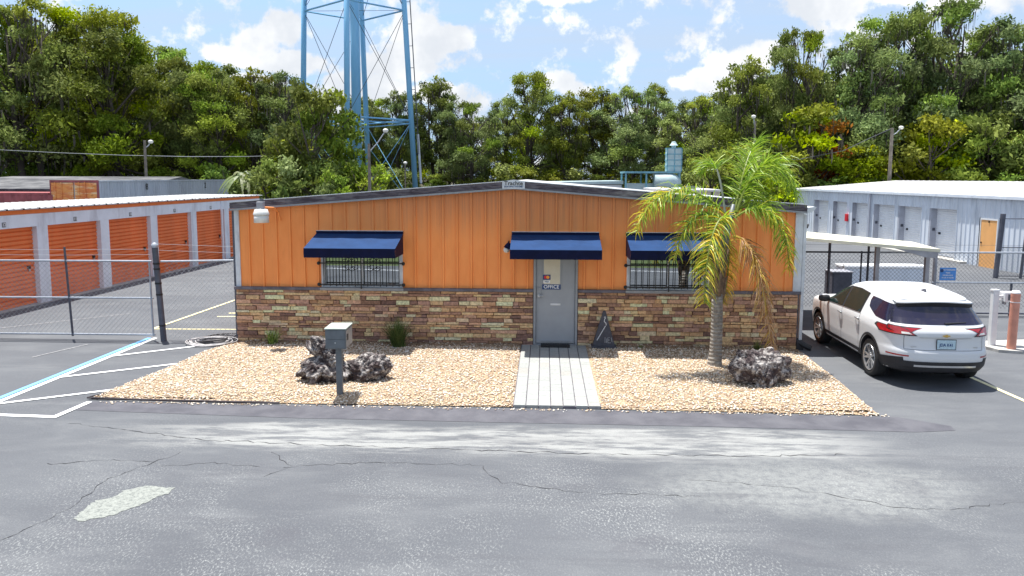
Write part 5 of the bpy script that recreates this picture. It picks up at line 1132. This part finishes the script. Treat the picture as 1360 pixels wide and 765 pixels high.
# ------------------------------------------------------------------ queen palm in the gravel bed
def palm():
    e = empty('palm_tree', 'young feathery palm with arching fronds in front of the right window', 'palm tree', (3.96, -1.72, .02))
    T = MB(); prof = []
    zs = [0, .05, .12, .3, .6, .9, 1.2, 1.45]; rs = [.175, .15, .132, .118, .112, .108, .105, .105]
    T.tube([(.02*math.sin(z*2), 0, z) for z in zs], rs, 18); T.build('trunk', 'palm_bark', e, smooth=True)
    b = MB(); r = random.Random(4)
    for k in range(15):    # old leaf bases hugging the stem
        a = k*2.4; z = 1.3+.062*k; R0 = .075+.012*math.sin(k); d = Vector((math.cos(a), math.sin(a), 0)); o = r.uniform(.05, .11)
        b.tube([d*R0+Vector((.0, 0, z)), d*(R0+.05)+Vector((0, 0, z+.16)), d*(R0+o)+Vector((0, 0, z+.36)), d*(R0+o+.05)+Vector((0, 0, z+.5))], [.045, .042, .03, .012], 6)
    b.tube([(0, 0, 1.35), (.04, 0, 1.9), (.12, 0, 2.4)], [.105, .105, .07], 12); b.build('leaf_base', 'palm_boot', e, smooth=True)
    s = MB(); s.tube([(.08, 0, 2.25), (.16, -.02, 2.7), (.26, 0, 3.15)], [.08, .06, .035], 10); s.build('crown_shaft', 'mailbox_grey', e, smooth=True)
    X0, Y0 = 3.96, -1.72
    def bez(p, t):
        a, b_, c, d = [Vector(q) for q in p]; u = 1-t; return a*u**3+b_*3*u*u*t+c*3*u*t*t+d*t**3
    Gn = [(.24, .38, .025), (.36, .48, .04), (.14, .26, .02)]; Ye = [(.66, .48, .04), (.56, .48, .04), (.40, .44, .04)]; De = [(.52, .30, .15), (.60, .40, .22), (.42, .22, .09), (.60, .42, .08)]; Go = [(.55, .38, .04), (.45, .33, .05)]
    def frond(P, n, L, cols, tipcols, seed, droop=.55, spread=1., label=None, rach=None, cut=.12, up=0.):
        r = random.Random(seed); m = MB(); pts = [bez(P, i/26)-Vector((X0, Y0, 0)) for i in range(27)]
        rc = rach or (.30, .36, .08)
        m.tube(pts, [.024*(1-.82*i/26)+.003 for i in range(27)], 6, c=rc)
        n = int(n*1.25)
        for i in range(n):
            t = cut+(1-cut)*i/n; p = bez(P, t)-Vector((X0, Y0, 0)); d = (bez(P, min(1, t+.02))-bez(P, t-.02)).normalized()
            side = d.cross(Vector((0, 0, 1)))
            if side.length < .15: side = Vector((math.cos(seed), math.sin(seed), 0))
            side.normalize(); nn = side.cross(d).normalized()
            for sg in (-1, 1):
                a = r.uniform(-.95, .95); l = L*1.22*(math.sin(math.pi*min(1, .22+t*.72))**.55)*r.uniform(.6, 1.12)
                dirv = (side*sg*math.cos(a)*spread+nn*math.sin(a)*.9+d*r.uniform(.35, .75)+Vector((0, 0, up))).normalized()
                c = r.choice(tipcols if r.random() < (t-.25)*1.1 else cols); k = r.uniform(.8, 1.2); c = tuple(q*k for q in c)
                w = .0085*r.uniform(.6, 1.3); wv = dirv.cross(Vector((r.uniform(-1, 1), r.uniform(-1, 1), .6))).normalized(); pr = None; q = p.copy(); dd = dirv.copy()
                for j in range(5):
                    ww = w*(1, 1.1, .95, .6, .08)[j]; cur = (q+wv*ww, q-wv*ww)
                    if pr: m.add([pr[0], pr[1], cur[1], cur[0]], [(0, 1, 2, 3)], c)
                    pr = cur; dd = (dd+Vector((0, 0, -droop*.32*(j+.2)*r.uniform(.2, 1.35)))).normalized(); q = q+dd*l/4
        o = m.build('frond', 'palm_leaf', e)
        if label: o['label'] = label
    W = lambda x, z, y: (x, Y0+y, z)
    frond([W(4.14, 2.85, 0), W(3.70, 3.50, -.1), W(2.65, 3.75, -.35), W(2.35, 2.65, -.55)], 120, .52, Gn, Ye, 1, .75, label='longest frond arching to the left')
    frond([W(4.10, 2.85, .05), W(4.03, 3.5, .25), W(4.02, 4.3, .5), W(3.70, 3.72, .75)], 50, .42, Gn, Gn, 2, .55, cut=.55, rach=(.30, .33, .28))
    frond([W(4.28, 3.0, 0), W(4.50, 3.75, .1), W(4.98, 4.55, .1), W(5.42, 3.25, .05)], 120, .62, Gn, Gn, 3, .8)
    frond([W(4.24, 2.95, .05), W(4.42, 3.6, .2), W(4.55, 4.15, .5), W(4.9, 4.4, .9)], 80, .5, Gn, Gn, 4, .45, up=.3)
    frond([W(4.24, 2.9, -.05), W(4.66, 3.32, -.3), W(5.10, 3.0, -.5), W(5.10, 1.98, -.6)], 110, .46, Gn, Ye, 5, .8)
    frond([W(4.16, 2.85, -.1), W(3.80, 3.20, -.6), W(3.50, 2.45, -.95), W(3.50, 1.42, -1.05)], 115, .46, Gn[1:]+Ye[:1], Ye, 6, .8, label='yellowing frond hanging before the right window')
    frond([W(4.10, 2.82, 0), W(3.60, 3.15, -.2), W(3.25, 2.95, -.35), W(3.05, 2.15, -.45)], 90, .42, Gn, Ye, 7, .8)
    frond([W(4.20, 2.55, -.1), W(4.52, 2.62, -.4), W(4.75, 1.5, -.5), W(4.88, .50, -.5)], 150, .44, De, De, 8, 1.0, label='dead brown frond hanging to the ground at the right', rach=(.5, .36, .06))
    frond([W(4.15, 2.4, .15), W(4.30, 2.5, .5), W(4.34, 1.8, .6), W(4.22, 1.15, .55)], 80, .36, Go, Go, 9, .9, label='golden dying frond behind the trunk')
    frond([W(4.22, 2.9, 0), W(4.5, 3.3, .3), W(4.9, 3.5, .55), W(5.2, 2.9, .6)], 80, .46, Gn, Gn, 12, .7)
palm()

# ------------------------------------------------------------------ white car
def car():
    E_ = empty('parked_car', 'white compact SUV parked beside the office facing the fence', 'car', (7.665, -.70, 0), R_(-1.2))
    # car space: y forward (rear -2.32 .. front 2.32), x right, z up
    def lerp(tab, z):
        for (a, va), (b, vb) in zip(tab, tab[1:]):
            if z <= b: t = (z-a)/(b-a); t = max(0, t); return tuple(p+(q-p)*t for p, q in zip(va, vb))
        return tab[-1][1]
    #        z     half width, rear y, front y, exponent (plan roundness)
    TAB = [(.255, (.80, -2.10, 2.05, 7, 3.)), (.31, (.875, -2.25, 2.24, 8, 3.)), (.40, (.905, -2.30, 2.30, 9, 3.)), (.55, (.918, -2.325, 2.32, 9, 3.)), (.66, (.920, -2.315, 2.32, 9, 3.)), (.72, (.921, -2.275, 2.31, 9, 3.)), (.85, (.925, -2.26, 2.29, 9, 3.)),
           (.95, (.925, -2.265, 2.22, 9, 3.)), (1.0, (.918, -2.26, 2.10, 8, 3.)), (1.04, (.908, -2.235, 1.78, 8, 3.)), (1.08, (.895, -2.20, 1.30, 8, 3.)), (1.13, (.875, -2.155, 1.14, 8, 3.)), (1.25, (.825, -2.04, .90, 8, 3.)), (1.40, (.755, -1.93, .60, 8, 3.)), (1.52, (.695, -1.86, .32, 8, 2.8)), (1.585, (.640, -1.88, .08, 8, 2.6)), (1.615, (.58, -1.84, -.15, 7, 2.4)), (1.640, (.42, -1.66, -.35, 5, 2.2)), (1.650, (.2, -1.3, -.5, 3, 2.)), (1.652, (.02, -1.0, -.7, 2, 2.))]
    def prm(z): return lerp(TAB, z)
    def side_x(y, z):
        a, yr, yf, n, m = prm(z); yc, L = (yr+yf)/2, (yf-yr)/2; u = min(1, abs((y-yc)/L)); return a*(1-u**n)**(1/m)
    def rear_y(x, z):
        a, yr, yf, n, m = prm(z); yc, L = (yr+yf)/2, (yf-yr)/2; v = min(1, abs(x)/a); return yc-L*(1-v**m)**(1/n)
    def front_y(x, z):
        a, yr, yf, n, m = prm(z); yc, L = (yr+yf)/2, (yf-yr)/2; v = min(1, abs(x)/a); return yc+L*(1-v**m)**(1/n)
    # body shell: stacked rings
    zs = []
    for (a, _), (b, _) in zip(TAB, TAB[1:]):
        k = max(1, int((b-a)/.025)); zs += [a+(b-a)*i/k for i in range(k)]
    zs.append(TAB[-1][0]); NR = 144; V = []; F = []
    for z in zs:
        a, yr, yf, n, m = prm(z); yc, L = (yr+yf)/2, (yf-yr)/2
        for i in range(NR):
            t = 2*math.pi*i/NR; c, s = math.cos(t), math.sin(t)
            # map so that points crowd at the corners
            dx, dy = c*a, s*L; lo, hi = 0., 3.
            for _ in range(22):
                md = (lo+hi)/2
                if (abs(dx*md)/a)**m+(abs(dy*md)/L)**n > 1: hi = md
                else: lo = md
            V.append((dx*lo, yc+dy*lo, z))
    k = len(zs)
    for j in range(k-1):
        for i in range(NR): F.append((j*NR+i, j*NR+(i+1) % NR, (j+1)*NR+(i+1) % NR, (j+1)*NR+i))
    F.append(tuple(range(NR))[::-1]); F.append(tuple(range((k-1)*NR, k*NR)))
    mb = MB().add(V, F); shell = mb.build('body', 'white_car_paint', None, smooth=True)
    WB0, WB1, WR = -1.36, 1.365, .352
    # wheel arches cut out of the shell
    cut = MB()
    for y in (WB0, WB1):
        for sx in (-1, 1):
            c = MB(); c.lathe([(.40, -.2), (.40, .2)], 0, 0, 40).xf(Matrix.Translation((sx*.86, y, .37))@Matrix.Rotation(R_(90), 4, 'Y')); cut.add(c.v, c.f)
    co = cut.build('cutter', 'black_plastic'); md = shell.modifiers.new('b', 'BOOLEAN'); md.object = co; md.operation = 'DIFFERENCE'; md.solver = 'EXACT'
    dg = bpy.context.evaluated_depsgraph_get(); me = bpy.data.meshes.new_from_object(shell.evaluated_get(dg)); bpy.data.objects.remove(shell); bpy.data.objects.remove(co)
    me.materials.clear(); me.materials.append(MATS['white_car_paint']); me.materials.append(MATS['black_plastic'])
    for p in me.polygons: p.use_smooth = True; p.material_index = 0
    for p in me.polygons:
        c = p.center
        for y in (WB0, WB1):
            d = math.hypot(c.y-y, c.z-.37)
            if d < .402 and abs(c.x) < side_x(c.y, max(.26, c.z))-.012: p.material_index = 1; p.use_smooth = False
    me.name = 'body'; body = bpy.data.objects.new('body', me); col.objects.link(body); body.parent = E_
    es = body.modifiers.new('es', 'EDGE_SPLIT'); es.split_angle = R_(42)
    off = .004
    def side_patch(name, mat, poly_fn, y0, y1, sx, parent, n=36, mz=14, o=off, smooth=True, inner=False):
        """panel on the body side between lower(y) and upper(y), laid over the shell"""
        m = MB(); rows = []
        for i in range(n+1):
            y = y0+(y1-y0)*i/n; lo, hi = poly_fn(y); rows.append([(sx*(side_x(y, lo+(hi-lo)*j/mz)+o), y, lo+(hi-lo)*j/mz) for j in range(mz+1)])
        for i in range(n):
            for j in range(mz):
                q = [rows[i][j], rows[i+1][j], rows[i+1][j+1], rows[i][j+1]]; m.add(q if sx > 0 else q[::-1], [(0, 1, 2, 3)])
        bm = bmesh.new(); return m.build(name, mat, parent, smooth=smooth)
    def rear_patch(name, mat, xfn, z0, z1, parent, n=40, mz=10, o=off, smooth=True):
        """panel on the tail: for each z runs from xl(z) to xr(z)"""
        m = MB(); rows = []
        for j in range(mz+1):
            z = z0+(z1-z0)*j/mz; xl, xr = xfn(z); rows.append([(xl+(xr-xl)*i/n, rear_y(xl+(xr-xl)*i/n, z)-o, z) for i in range(n+1)])
        for j in range(mz):
            for i in range(n): m.add([rows[j][i], rows[j][i+1], rows[j+1][i+1], rows[j+1][i]], [(0, 1, 2, 3)])
        return m.build(name, mat, parent, smooth=smooth)
    def interp(pts, y):
        for (a, va), (b, vb) in zip(pts, pts[1:]):
            if a <= y <= b: return va+(vb-va)*(y-a)/(b-a)
        return pts[0][1] if y < pts[0][0] else pts[-1][1]
    belt = [(-1.75, 1.16), (-1.3, 1.12), (0, 1.085), (.85, 1.06), (1.05, 1.065)]
    rooft = [(-1.75, 1.30), (-1.5, 1.42), (-1.0, 1.475), (-.4, 1.50), (.1, 1.475), (.45, 1.37), (.75, 1.22), (1.0, 1.085), (1.05, 1.066)]
    for sx in (-1, 1):
        fn = lambda y: (interp(belt, y), max(interp(belt, y)+.003, interp(rooft, y)))
        g = side_patch('side_window', 'car_glass', fn, .06, .98, sx, body, o=.010)
        side_patch('side_window', 'car_glass', fn, -.80, -.02, sx, body, o=.010)
        side_patch('window_pillar', 'black_plastic', lambda y: (fn(y)[0]-.015, fn(y)[1]+.012), -.84, 1.03, sx, body, o=.006)
        # rear quarter glass: wraps to the rear screen
        qf = lambda y: (max(interp([(-1.99, 1.12), (-1.45, 1.16), (-1.05, 1.28), (-.98, 1.40)], y), 1.10), interp([(-1.99, 1.30), (-1.9, 1.42), (-1.75, 1.47), (-1.3, 1.478), (-.98, 1.47)], y))
        side_patch('quarter_window', 'dark_tint', qf, -1.86, -.99, sx, body, o=.008)
        # chrome belt line, handles, door seams
        side_patch('belt_strip', 'steel', lambda y: (interp(belt, y)-.024, interp(belt, y)-.012), -.84, 1.0, sx, body, mz=1, o=.006)
        for (y, z) in ((.14, .955), (-.72, .985)):
            h = MB(); h.tube([(sx*(side_x(y, z)+.012), y+.02, z), (sx*(side_x(y, z)+.038), y-.02, z+.002), (sx*(side_x(y, z)+.038), y-.13, z+.002), (sx*(side_x(y, z)+.012), y-.17, z)], .013, 8); h.build('door_handle', 'steel', body, smooth=True)
            side_patch('handle_recess', 'dark_hub', lambda yy: (z-.03, z+.005), y-.13, y-.03, sx, body, n=6, mz=2, o=.002)
        for y in (1.02, .02, -.86):
            zt = 1.06 if y > 0 else 1.09
            side_patch('door_seam', 'dark_hub', lambda yy: (.42, zt), y-.004, y+.004, sx, body, n=1, mz=24, o=.002)
        # lower black cladding and arch lips
        side_patch('sill_cladding', 'black_plastic', lambda y: (.26, .42), -.95, .95, sx, body, mz=6, o=.012)
        side_patch('sill_strip', 'white_car_paint', lambda y: (.325, .352), -.85, .85, sx, body, mz=1, o=.020)
        side_patch('front_cladding', 'black_plastic', lambda y: (.26, .38), 1.78, 2.2, sx, body, mz=6, n=12, o=.006)
        side_patch('rear_cladding', 'black_plastic', lambda y: (.26, .50-.06*(y+1.75)/.45), -2.20, -1.75, sx, body, mz=6, n=14, o=.006)
        for y in (WB0, WB1):
            m = MB(); nn = 34
            for i in range(nn+1):
                a = R_(-22)+R_(224)*i/nn
                for rr, ooo in ((.398, .012), (.445, .008)):
                    yy, zz = y+rr*math.cos(a), .37+rr*math.sin(a); zz = max(zz, .26); m.v.append((sx*(side_x(yy, zz)+ooo), yy, zz))
            for i in range(nn):
                q = (2*i, 2*i+1, 2*i+3, 2*i+2); m.f.append(q if sx > 0 else q[::-1]); m.c.append((1, 1, 1))
            m.build('arch_trim', 'black_plastic', body, smooth=True)
        # mirror
        mm = MB(); mm.lathe([(0, -.125), (.05, -.11), (.075, -.05), (.08, .04), (.055, .10), (0, .12)], 0, 0, 14).xf(Matrix.Translation((sx*1.0, .80, 1.11))@Matrix.Rotation(R_(90), 4, 'Y')@Matrix.Diagonal((1, .8, 1, 1))); mi = mm.build('wing_mirror', 'black_plastic', body, smooth=True)
        m2 = MB(); m2.lathe([(0, -.115), (.05, -.10), (.07, -.05), (.075, .04), (.05, .09), (0, .11)], 0, 0, 14).xf(Matrix.Translation((sx*1.0, .815, 1.125))@Matrix.Rotation(R_(90), 4, 'Y')@Matrix.Diagonal((.95, .85, 1, 1))); m2.build('mirror_shell', 'white_car_paint', mi, smooth=True)
        MB().tube([(sx*.86, .84, 1.09), (sx*.95, .82, 1.08)], .03, 8).build('mirror_arm', 'black_plastic', mi)
        # tail lamp, side and rear pieces
        tl0 = side_patch('taillight', 'red_lens', lambda y: (interp([(-2.2, .945), (-1.80, 1.07)], y), interp([(-2.2, 1.065), (-1.80, 1.09)], y)), -2.20, -1.92, sx, body, n=24, mz=8, o=.022)
        side_patch('lamp_bezel', 'black_plastic', lambda y: (interp([(-2.2, .93), (-1.78, 1.058)], y), interp([(-2.2, 1.078), (-1.78, 1.105)], y)), -2.20, -1.89, sx, tl0, n=24, mz=8, o=.014)
        xf = (lambda z: (-.915+.0, -.50-(z-1.0)*1.9)) if sx < 0 else (lambda z: (.50+(z-1.0)*1.9, .915))
        def xf_(z, s=sx):
            xi = .50+(z-.95)*1.5; xo = min(prm(z)[0]*.985, .90); return (-xo, -xi) if s < 0 else (xi, xo)
        tl = rear_patch('taillight', 'red_lens', xf_, .955, 1.06, body, n=40, mz=12, o=.024)
        def xw(z, s=sx):
            xi = .53+(z-.95)*1.5; return (-.70, -xi) if s < 0 else (xi, .70)
        rear_patch('reverse_lamp', 'lamp_glass', xw, .966, 1.000, tl, n=24, mz=4, o=.030)
        rear_patch('lamp_bezel', 'black_plastic', lambda z, s=sx: (-min(prm(z)[0]*.99, .905), -(.47+(z-.94)*1.4)) if s < 0 else (.47+(z-.94)*1.4, min(prm(z)[0]*.99, .905)), .938, 1.072, tl, n=40, mz=14, o=.016)
        rear_patch('reflector', 'red_lens', lambda z, s=sx: (-.86, -.60) if s < 0 else (.60, .86), .575, .60, body, n=10, mz=1, o=.008)
        rear_patch('tailgate_seam', 'dark_hub', lambda z, s=sx: (-.655+.06*(.95-z)*0-.006, -.655) if s < 0 else (.655, .661), .70, .95, body, n=1, mz=14, o=.003)
    # rear screen, spoiler, tailgate details
    rs = rear_patch('rear_window', 'dark_tint', lambda z: (-(interp([(1.13, .80), (1.45, .665), (1.52, .60)], z)), interp([(1.13, .80), (1.45, .665), (1.52, .60)], z)), 1.135, 1.50, body, n=60, mz=40, o=.010)
    sp = MB(); n = 24
    for i in range(n):
        x0, x1 = -.66+1.32*i/n, -.66+1.32*(i+1)/n
        P = lambda x: [(x, rear_y(x*.9, 1.56)+.25, 1.60-.05*(x/.66)**2), (x, rear_y(x*.9, 1.56)-.07, 1.585-.05*(x/.66)**2), (x, rear_y(x*.9, 1.56)-.075, 1.565-.05*(x/.66)**2), (x, rear_y(x*.9, 1.50)+.0, 1.515-.045*(x/.66)**2)]
        a, b = P(x0), P(x1); sp.add(a+b, [(0, 1, 5, 4), (1, 2, 6, 5)])
    sp.build('spoiler', 'white_car_paint', body, smooth=False)
    su = MB()
    for i in range(n):
        x0, x1 = -.66+1.32*i/n, -.66+1.32*(i+1)/n; P2 = lambda x: [(x, rear_y(x*.9, 1.56)-.0745, 1.564-.05*(x/.66)**2), (x, rear_y(x*.9, 1.47)-.006, 1.475-.04*(x/.66)**2)]
        a, b = P2(x0), P2(x1); su.add(a+b, [(0, 1, 3, 2)])
    su.build('spoiler_underside', 'black_plastic', body)
    w = MB(); w.tube([(.02, rear_y(.02, 1.165)-.03, 1.165), (.40, rear_y(.4, 1.19)-.025, 1.185)], [.018, .008], 6); w.build('rear_wiper', 'black_plastic', body)
    rear_patch('tailgate_crease', 'dark_hub', lambda z: (-.655, .655), .697, .703, body, mz=1, o=.003)
    rear_patch('chrome_strip', 'alloy', lambda z: (-.44, .44), .905, .922, body, mz=1, o=.010)
    rear_patch('bumper_cladding', 'black_plastic', lambda z: (-prm(z)[0]*.985, prm(z)[0]*.985), .26, .50, body, mz=10, o=.010)
    rear_patch('bumper_strip', 'alloy', lambda z: (-.52, .52), .405, .44, body, mz=1, o=.022)
    em = MB(); em.prism([(-.065, -.011), (-.02, -.011), (-.02, -.024), (.02, -.024), (.02, -.011), (.065, -.011), (.055, .011), (.02, .011), (.02, .024), (-.02, .024), (-.02, .011), (-.055, .011)], 'y', 0, .006); em.xf(Matrix.Translation((0, rear_y(0, .955)-.016, .955))); em.build('emblem', 'gold_metal', body)
    pl = MB().box(-.155, .155, -.006, .006, -.08, .08); P_ = pl.build('licence_plate', 'plate_blue', body, loc=(0, rear_y(0, .81)-.016, .805))
    text('plate_number', 'JDA K41', .075, (0, -.008, -.008), (R_(90), 0, 0), 'sign_blue', P_, sx=.85)
    f = MB(); f.box(-.165, .165, -.004, .004, -.09, -.08); f.box(-.165, .165, -.004, .004, .08, .09); f.box(-.165, -.155, -.004, .004, -.08, .08); f.box(.155, .165, -.004, .004, -.08, .08); f.build('plate_frame', 'black_plastic', P_)
    b1 = MB().box(-.17, -.02, 0, .003, 0, .012).build('model_badge', 'alloy', body, loc=(-.40, rear_y(.5, .745)-.006, .745)); MB().box(0, .10, 0, .003, 0, .018).build('trim_badge', 'alloy', body, loc=(.45, rear_y(.5, .745)-.006, .742))
    # windscreen seen from behind over the roof, antenna fin, roof creases
    m = MB(); rows = []
    for j in range(9):
        z = 1.10+(1.50-1.10)*j/8; xm = prm(z)[0]*.88; rows.append([(-xm+2*xm*i/16, front_y(-xm+2*xm*i/16, z)+.005, z) for i in range(17)])
    for j in range(8):
        for i in range(16): m.add([rows[j][i], rows[j][i+1], rows[j+1][i+1], rows[j+1][i]], [(0, 3, 2, 1)])
    m.build('windscreen', 'car_glass', body, smooth=True)
    fin = MB(); fin.add([(-.03, -1.45, 1.615), (.03, -1.45, 1.615), (.035, -1.28, 1.63), (0, -1.22, 1.635), (-.035, -1.28, 1.63), (0, -1.46, 1.70), (0, -1.40, 1.70)], [(0, 1, 5), (1, 2, 6, 5), (2, 3, 6), (3, 4, 6), (4, 0, 5, 6)]); fin.build('antenna_fin', 'dark_post', body)
    for x in (-.42, .42): MB().tube([(x*1.18, -1.55, 1.600), (x*1.2, -.9, 1.618), (x*1.15, -.3, 1.60)], .010, 6).build('roof_groove', 'white_car_paint', body)
    # headlamps
    for sx in (-1, 1): side_patch('headlight', 'lamp_glass', lambda y: (.80, .90), 1.95, 2.22, sx, body, n=8, mz=3, o=.008)
    # wheels
    for y in (WB0, WB1):
        for sx in (-1, 1):
            T = Matrix.Translation((sx*.80, y, WR))@Matrix.Rotation(R_(90)*sx, 4, 'Y')
            t = MB(); t.lathe([(.245, -.11), (.31, -.112), (.345, -.095), (.352, -.05), (.352, .05), (.345, .095), (.31, .112), (.245, .105), (.235, .06), (.235, -.10)], 0, 0, 48).xf(T); ty = t.build('wheel', 'rubber', E_, smooth=True)
            ty.data.polygons.foreach_set('use_smooth', [len(p.vertices) == 4 for p in ty.data.polygons])
            r = MB(); r.lathe([(.234, -.10), (.234, .085), (.246, .108), (.228, .108), (.215, .07), (.21, -.02), (.0, -.02)], 0, 0, 40).xf(T); 
            rim = MB(); rim.lathe([(.222, .02), (.222, .10), (.245, .112), (.249, .100), (.238, .02)], 0, 0, 40); rim.f = rim.f[:-2]; rim.c = rim.c[:-2]
            for k in range(5):
                a = 2*math.pi*k/5+.3
                for da in (-.17, .17):
                    c1, s1 = math.cos(a+da*.6), math.sin(a+da*.6); c2, s2 = math.cos(a+da*1.35), math.sin(a+da*1.35)
                    p0, p1 = Vector((.04*c1, .04*s1, 0)), Vector((.234*c2, .234*s2, 0)); d = (p1-p0).normalized(); nn = Vector((-d.y, d.x, 0))
                    rim.add([p0-nn*.022+Vector((0, 0, .085)), p0+nn*.022+Vector((0, 0, .085)), p1+nn*.017+Vector((0, 0, .104)), p1-nn*.017+Vector((0, 0, .104)),
                             p0-nn*.026+Vector((0, 0, .04)), p0+nn*.026+Vector((0, 0, .04)), p1+nn*.02+Vector((0, 0, .05)), p1-nn*.02+Vector((0, 0, .05))], [(0, 3, 2, 1), (0, 1, 5, 4), (1, 2, 6, 5), (2, 3, 7, 6), (3, 0, 4, 7)])
            rim.lathe([(.0, .04), (.058, .04), (.055, .092), (.03, .098), (0, .098)], 0, 0, 20); rim.xf(T); rim.build('rim', 'alloy', ty)
            MB().lathe([(.232, -.09), (.232, .02), (.0, .025)], 0, 0, 30).xf(T).build('brake_backing', 'dark_hub', ty)
    MB().box(-.55, .55, -1.9, 2.0, .22, .34).build('underbody', 'black_plastic', E_)
    # the roof falls gently towards the tail
    def sag(o):
        for c in o.children:
            if c.type == 'MESH' and c.name.split('.')[0] not in ('wheel', 'rim', 'licence_plate', 'plate_number', 'brake_backing'):
                for v in c.data.vertices:
                    w = max(0., min(1., (v.co.z-1.10)/.40)); y = v.co.y
                    if w > 0: v.co.z -= w*.075*max(0., min(1.3, (-.2-y)/1.7))**1.5
            sag(c)
    sag(E_)
car()
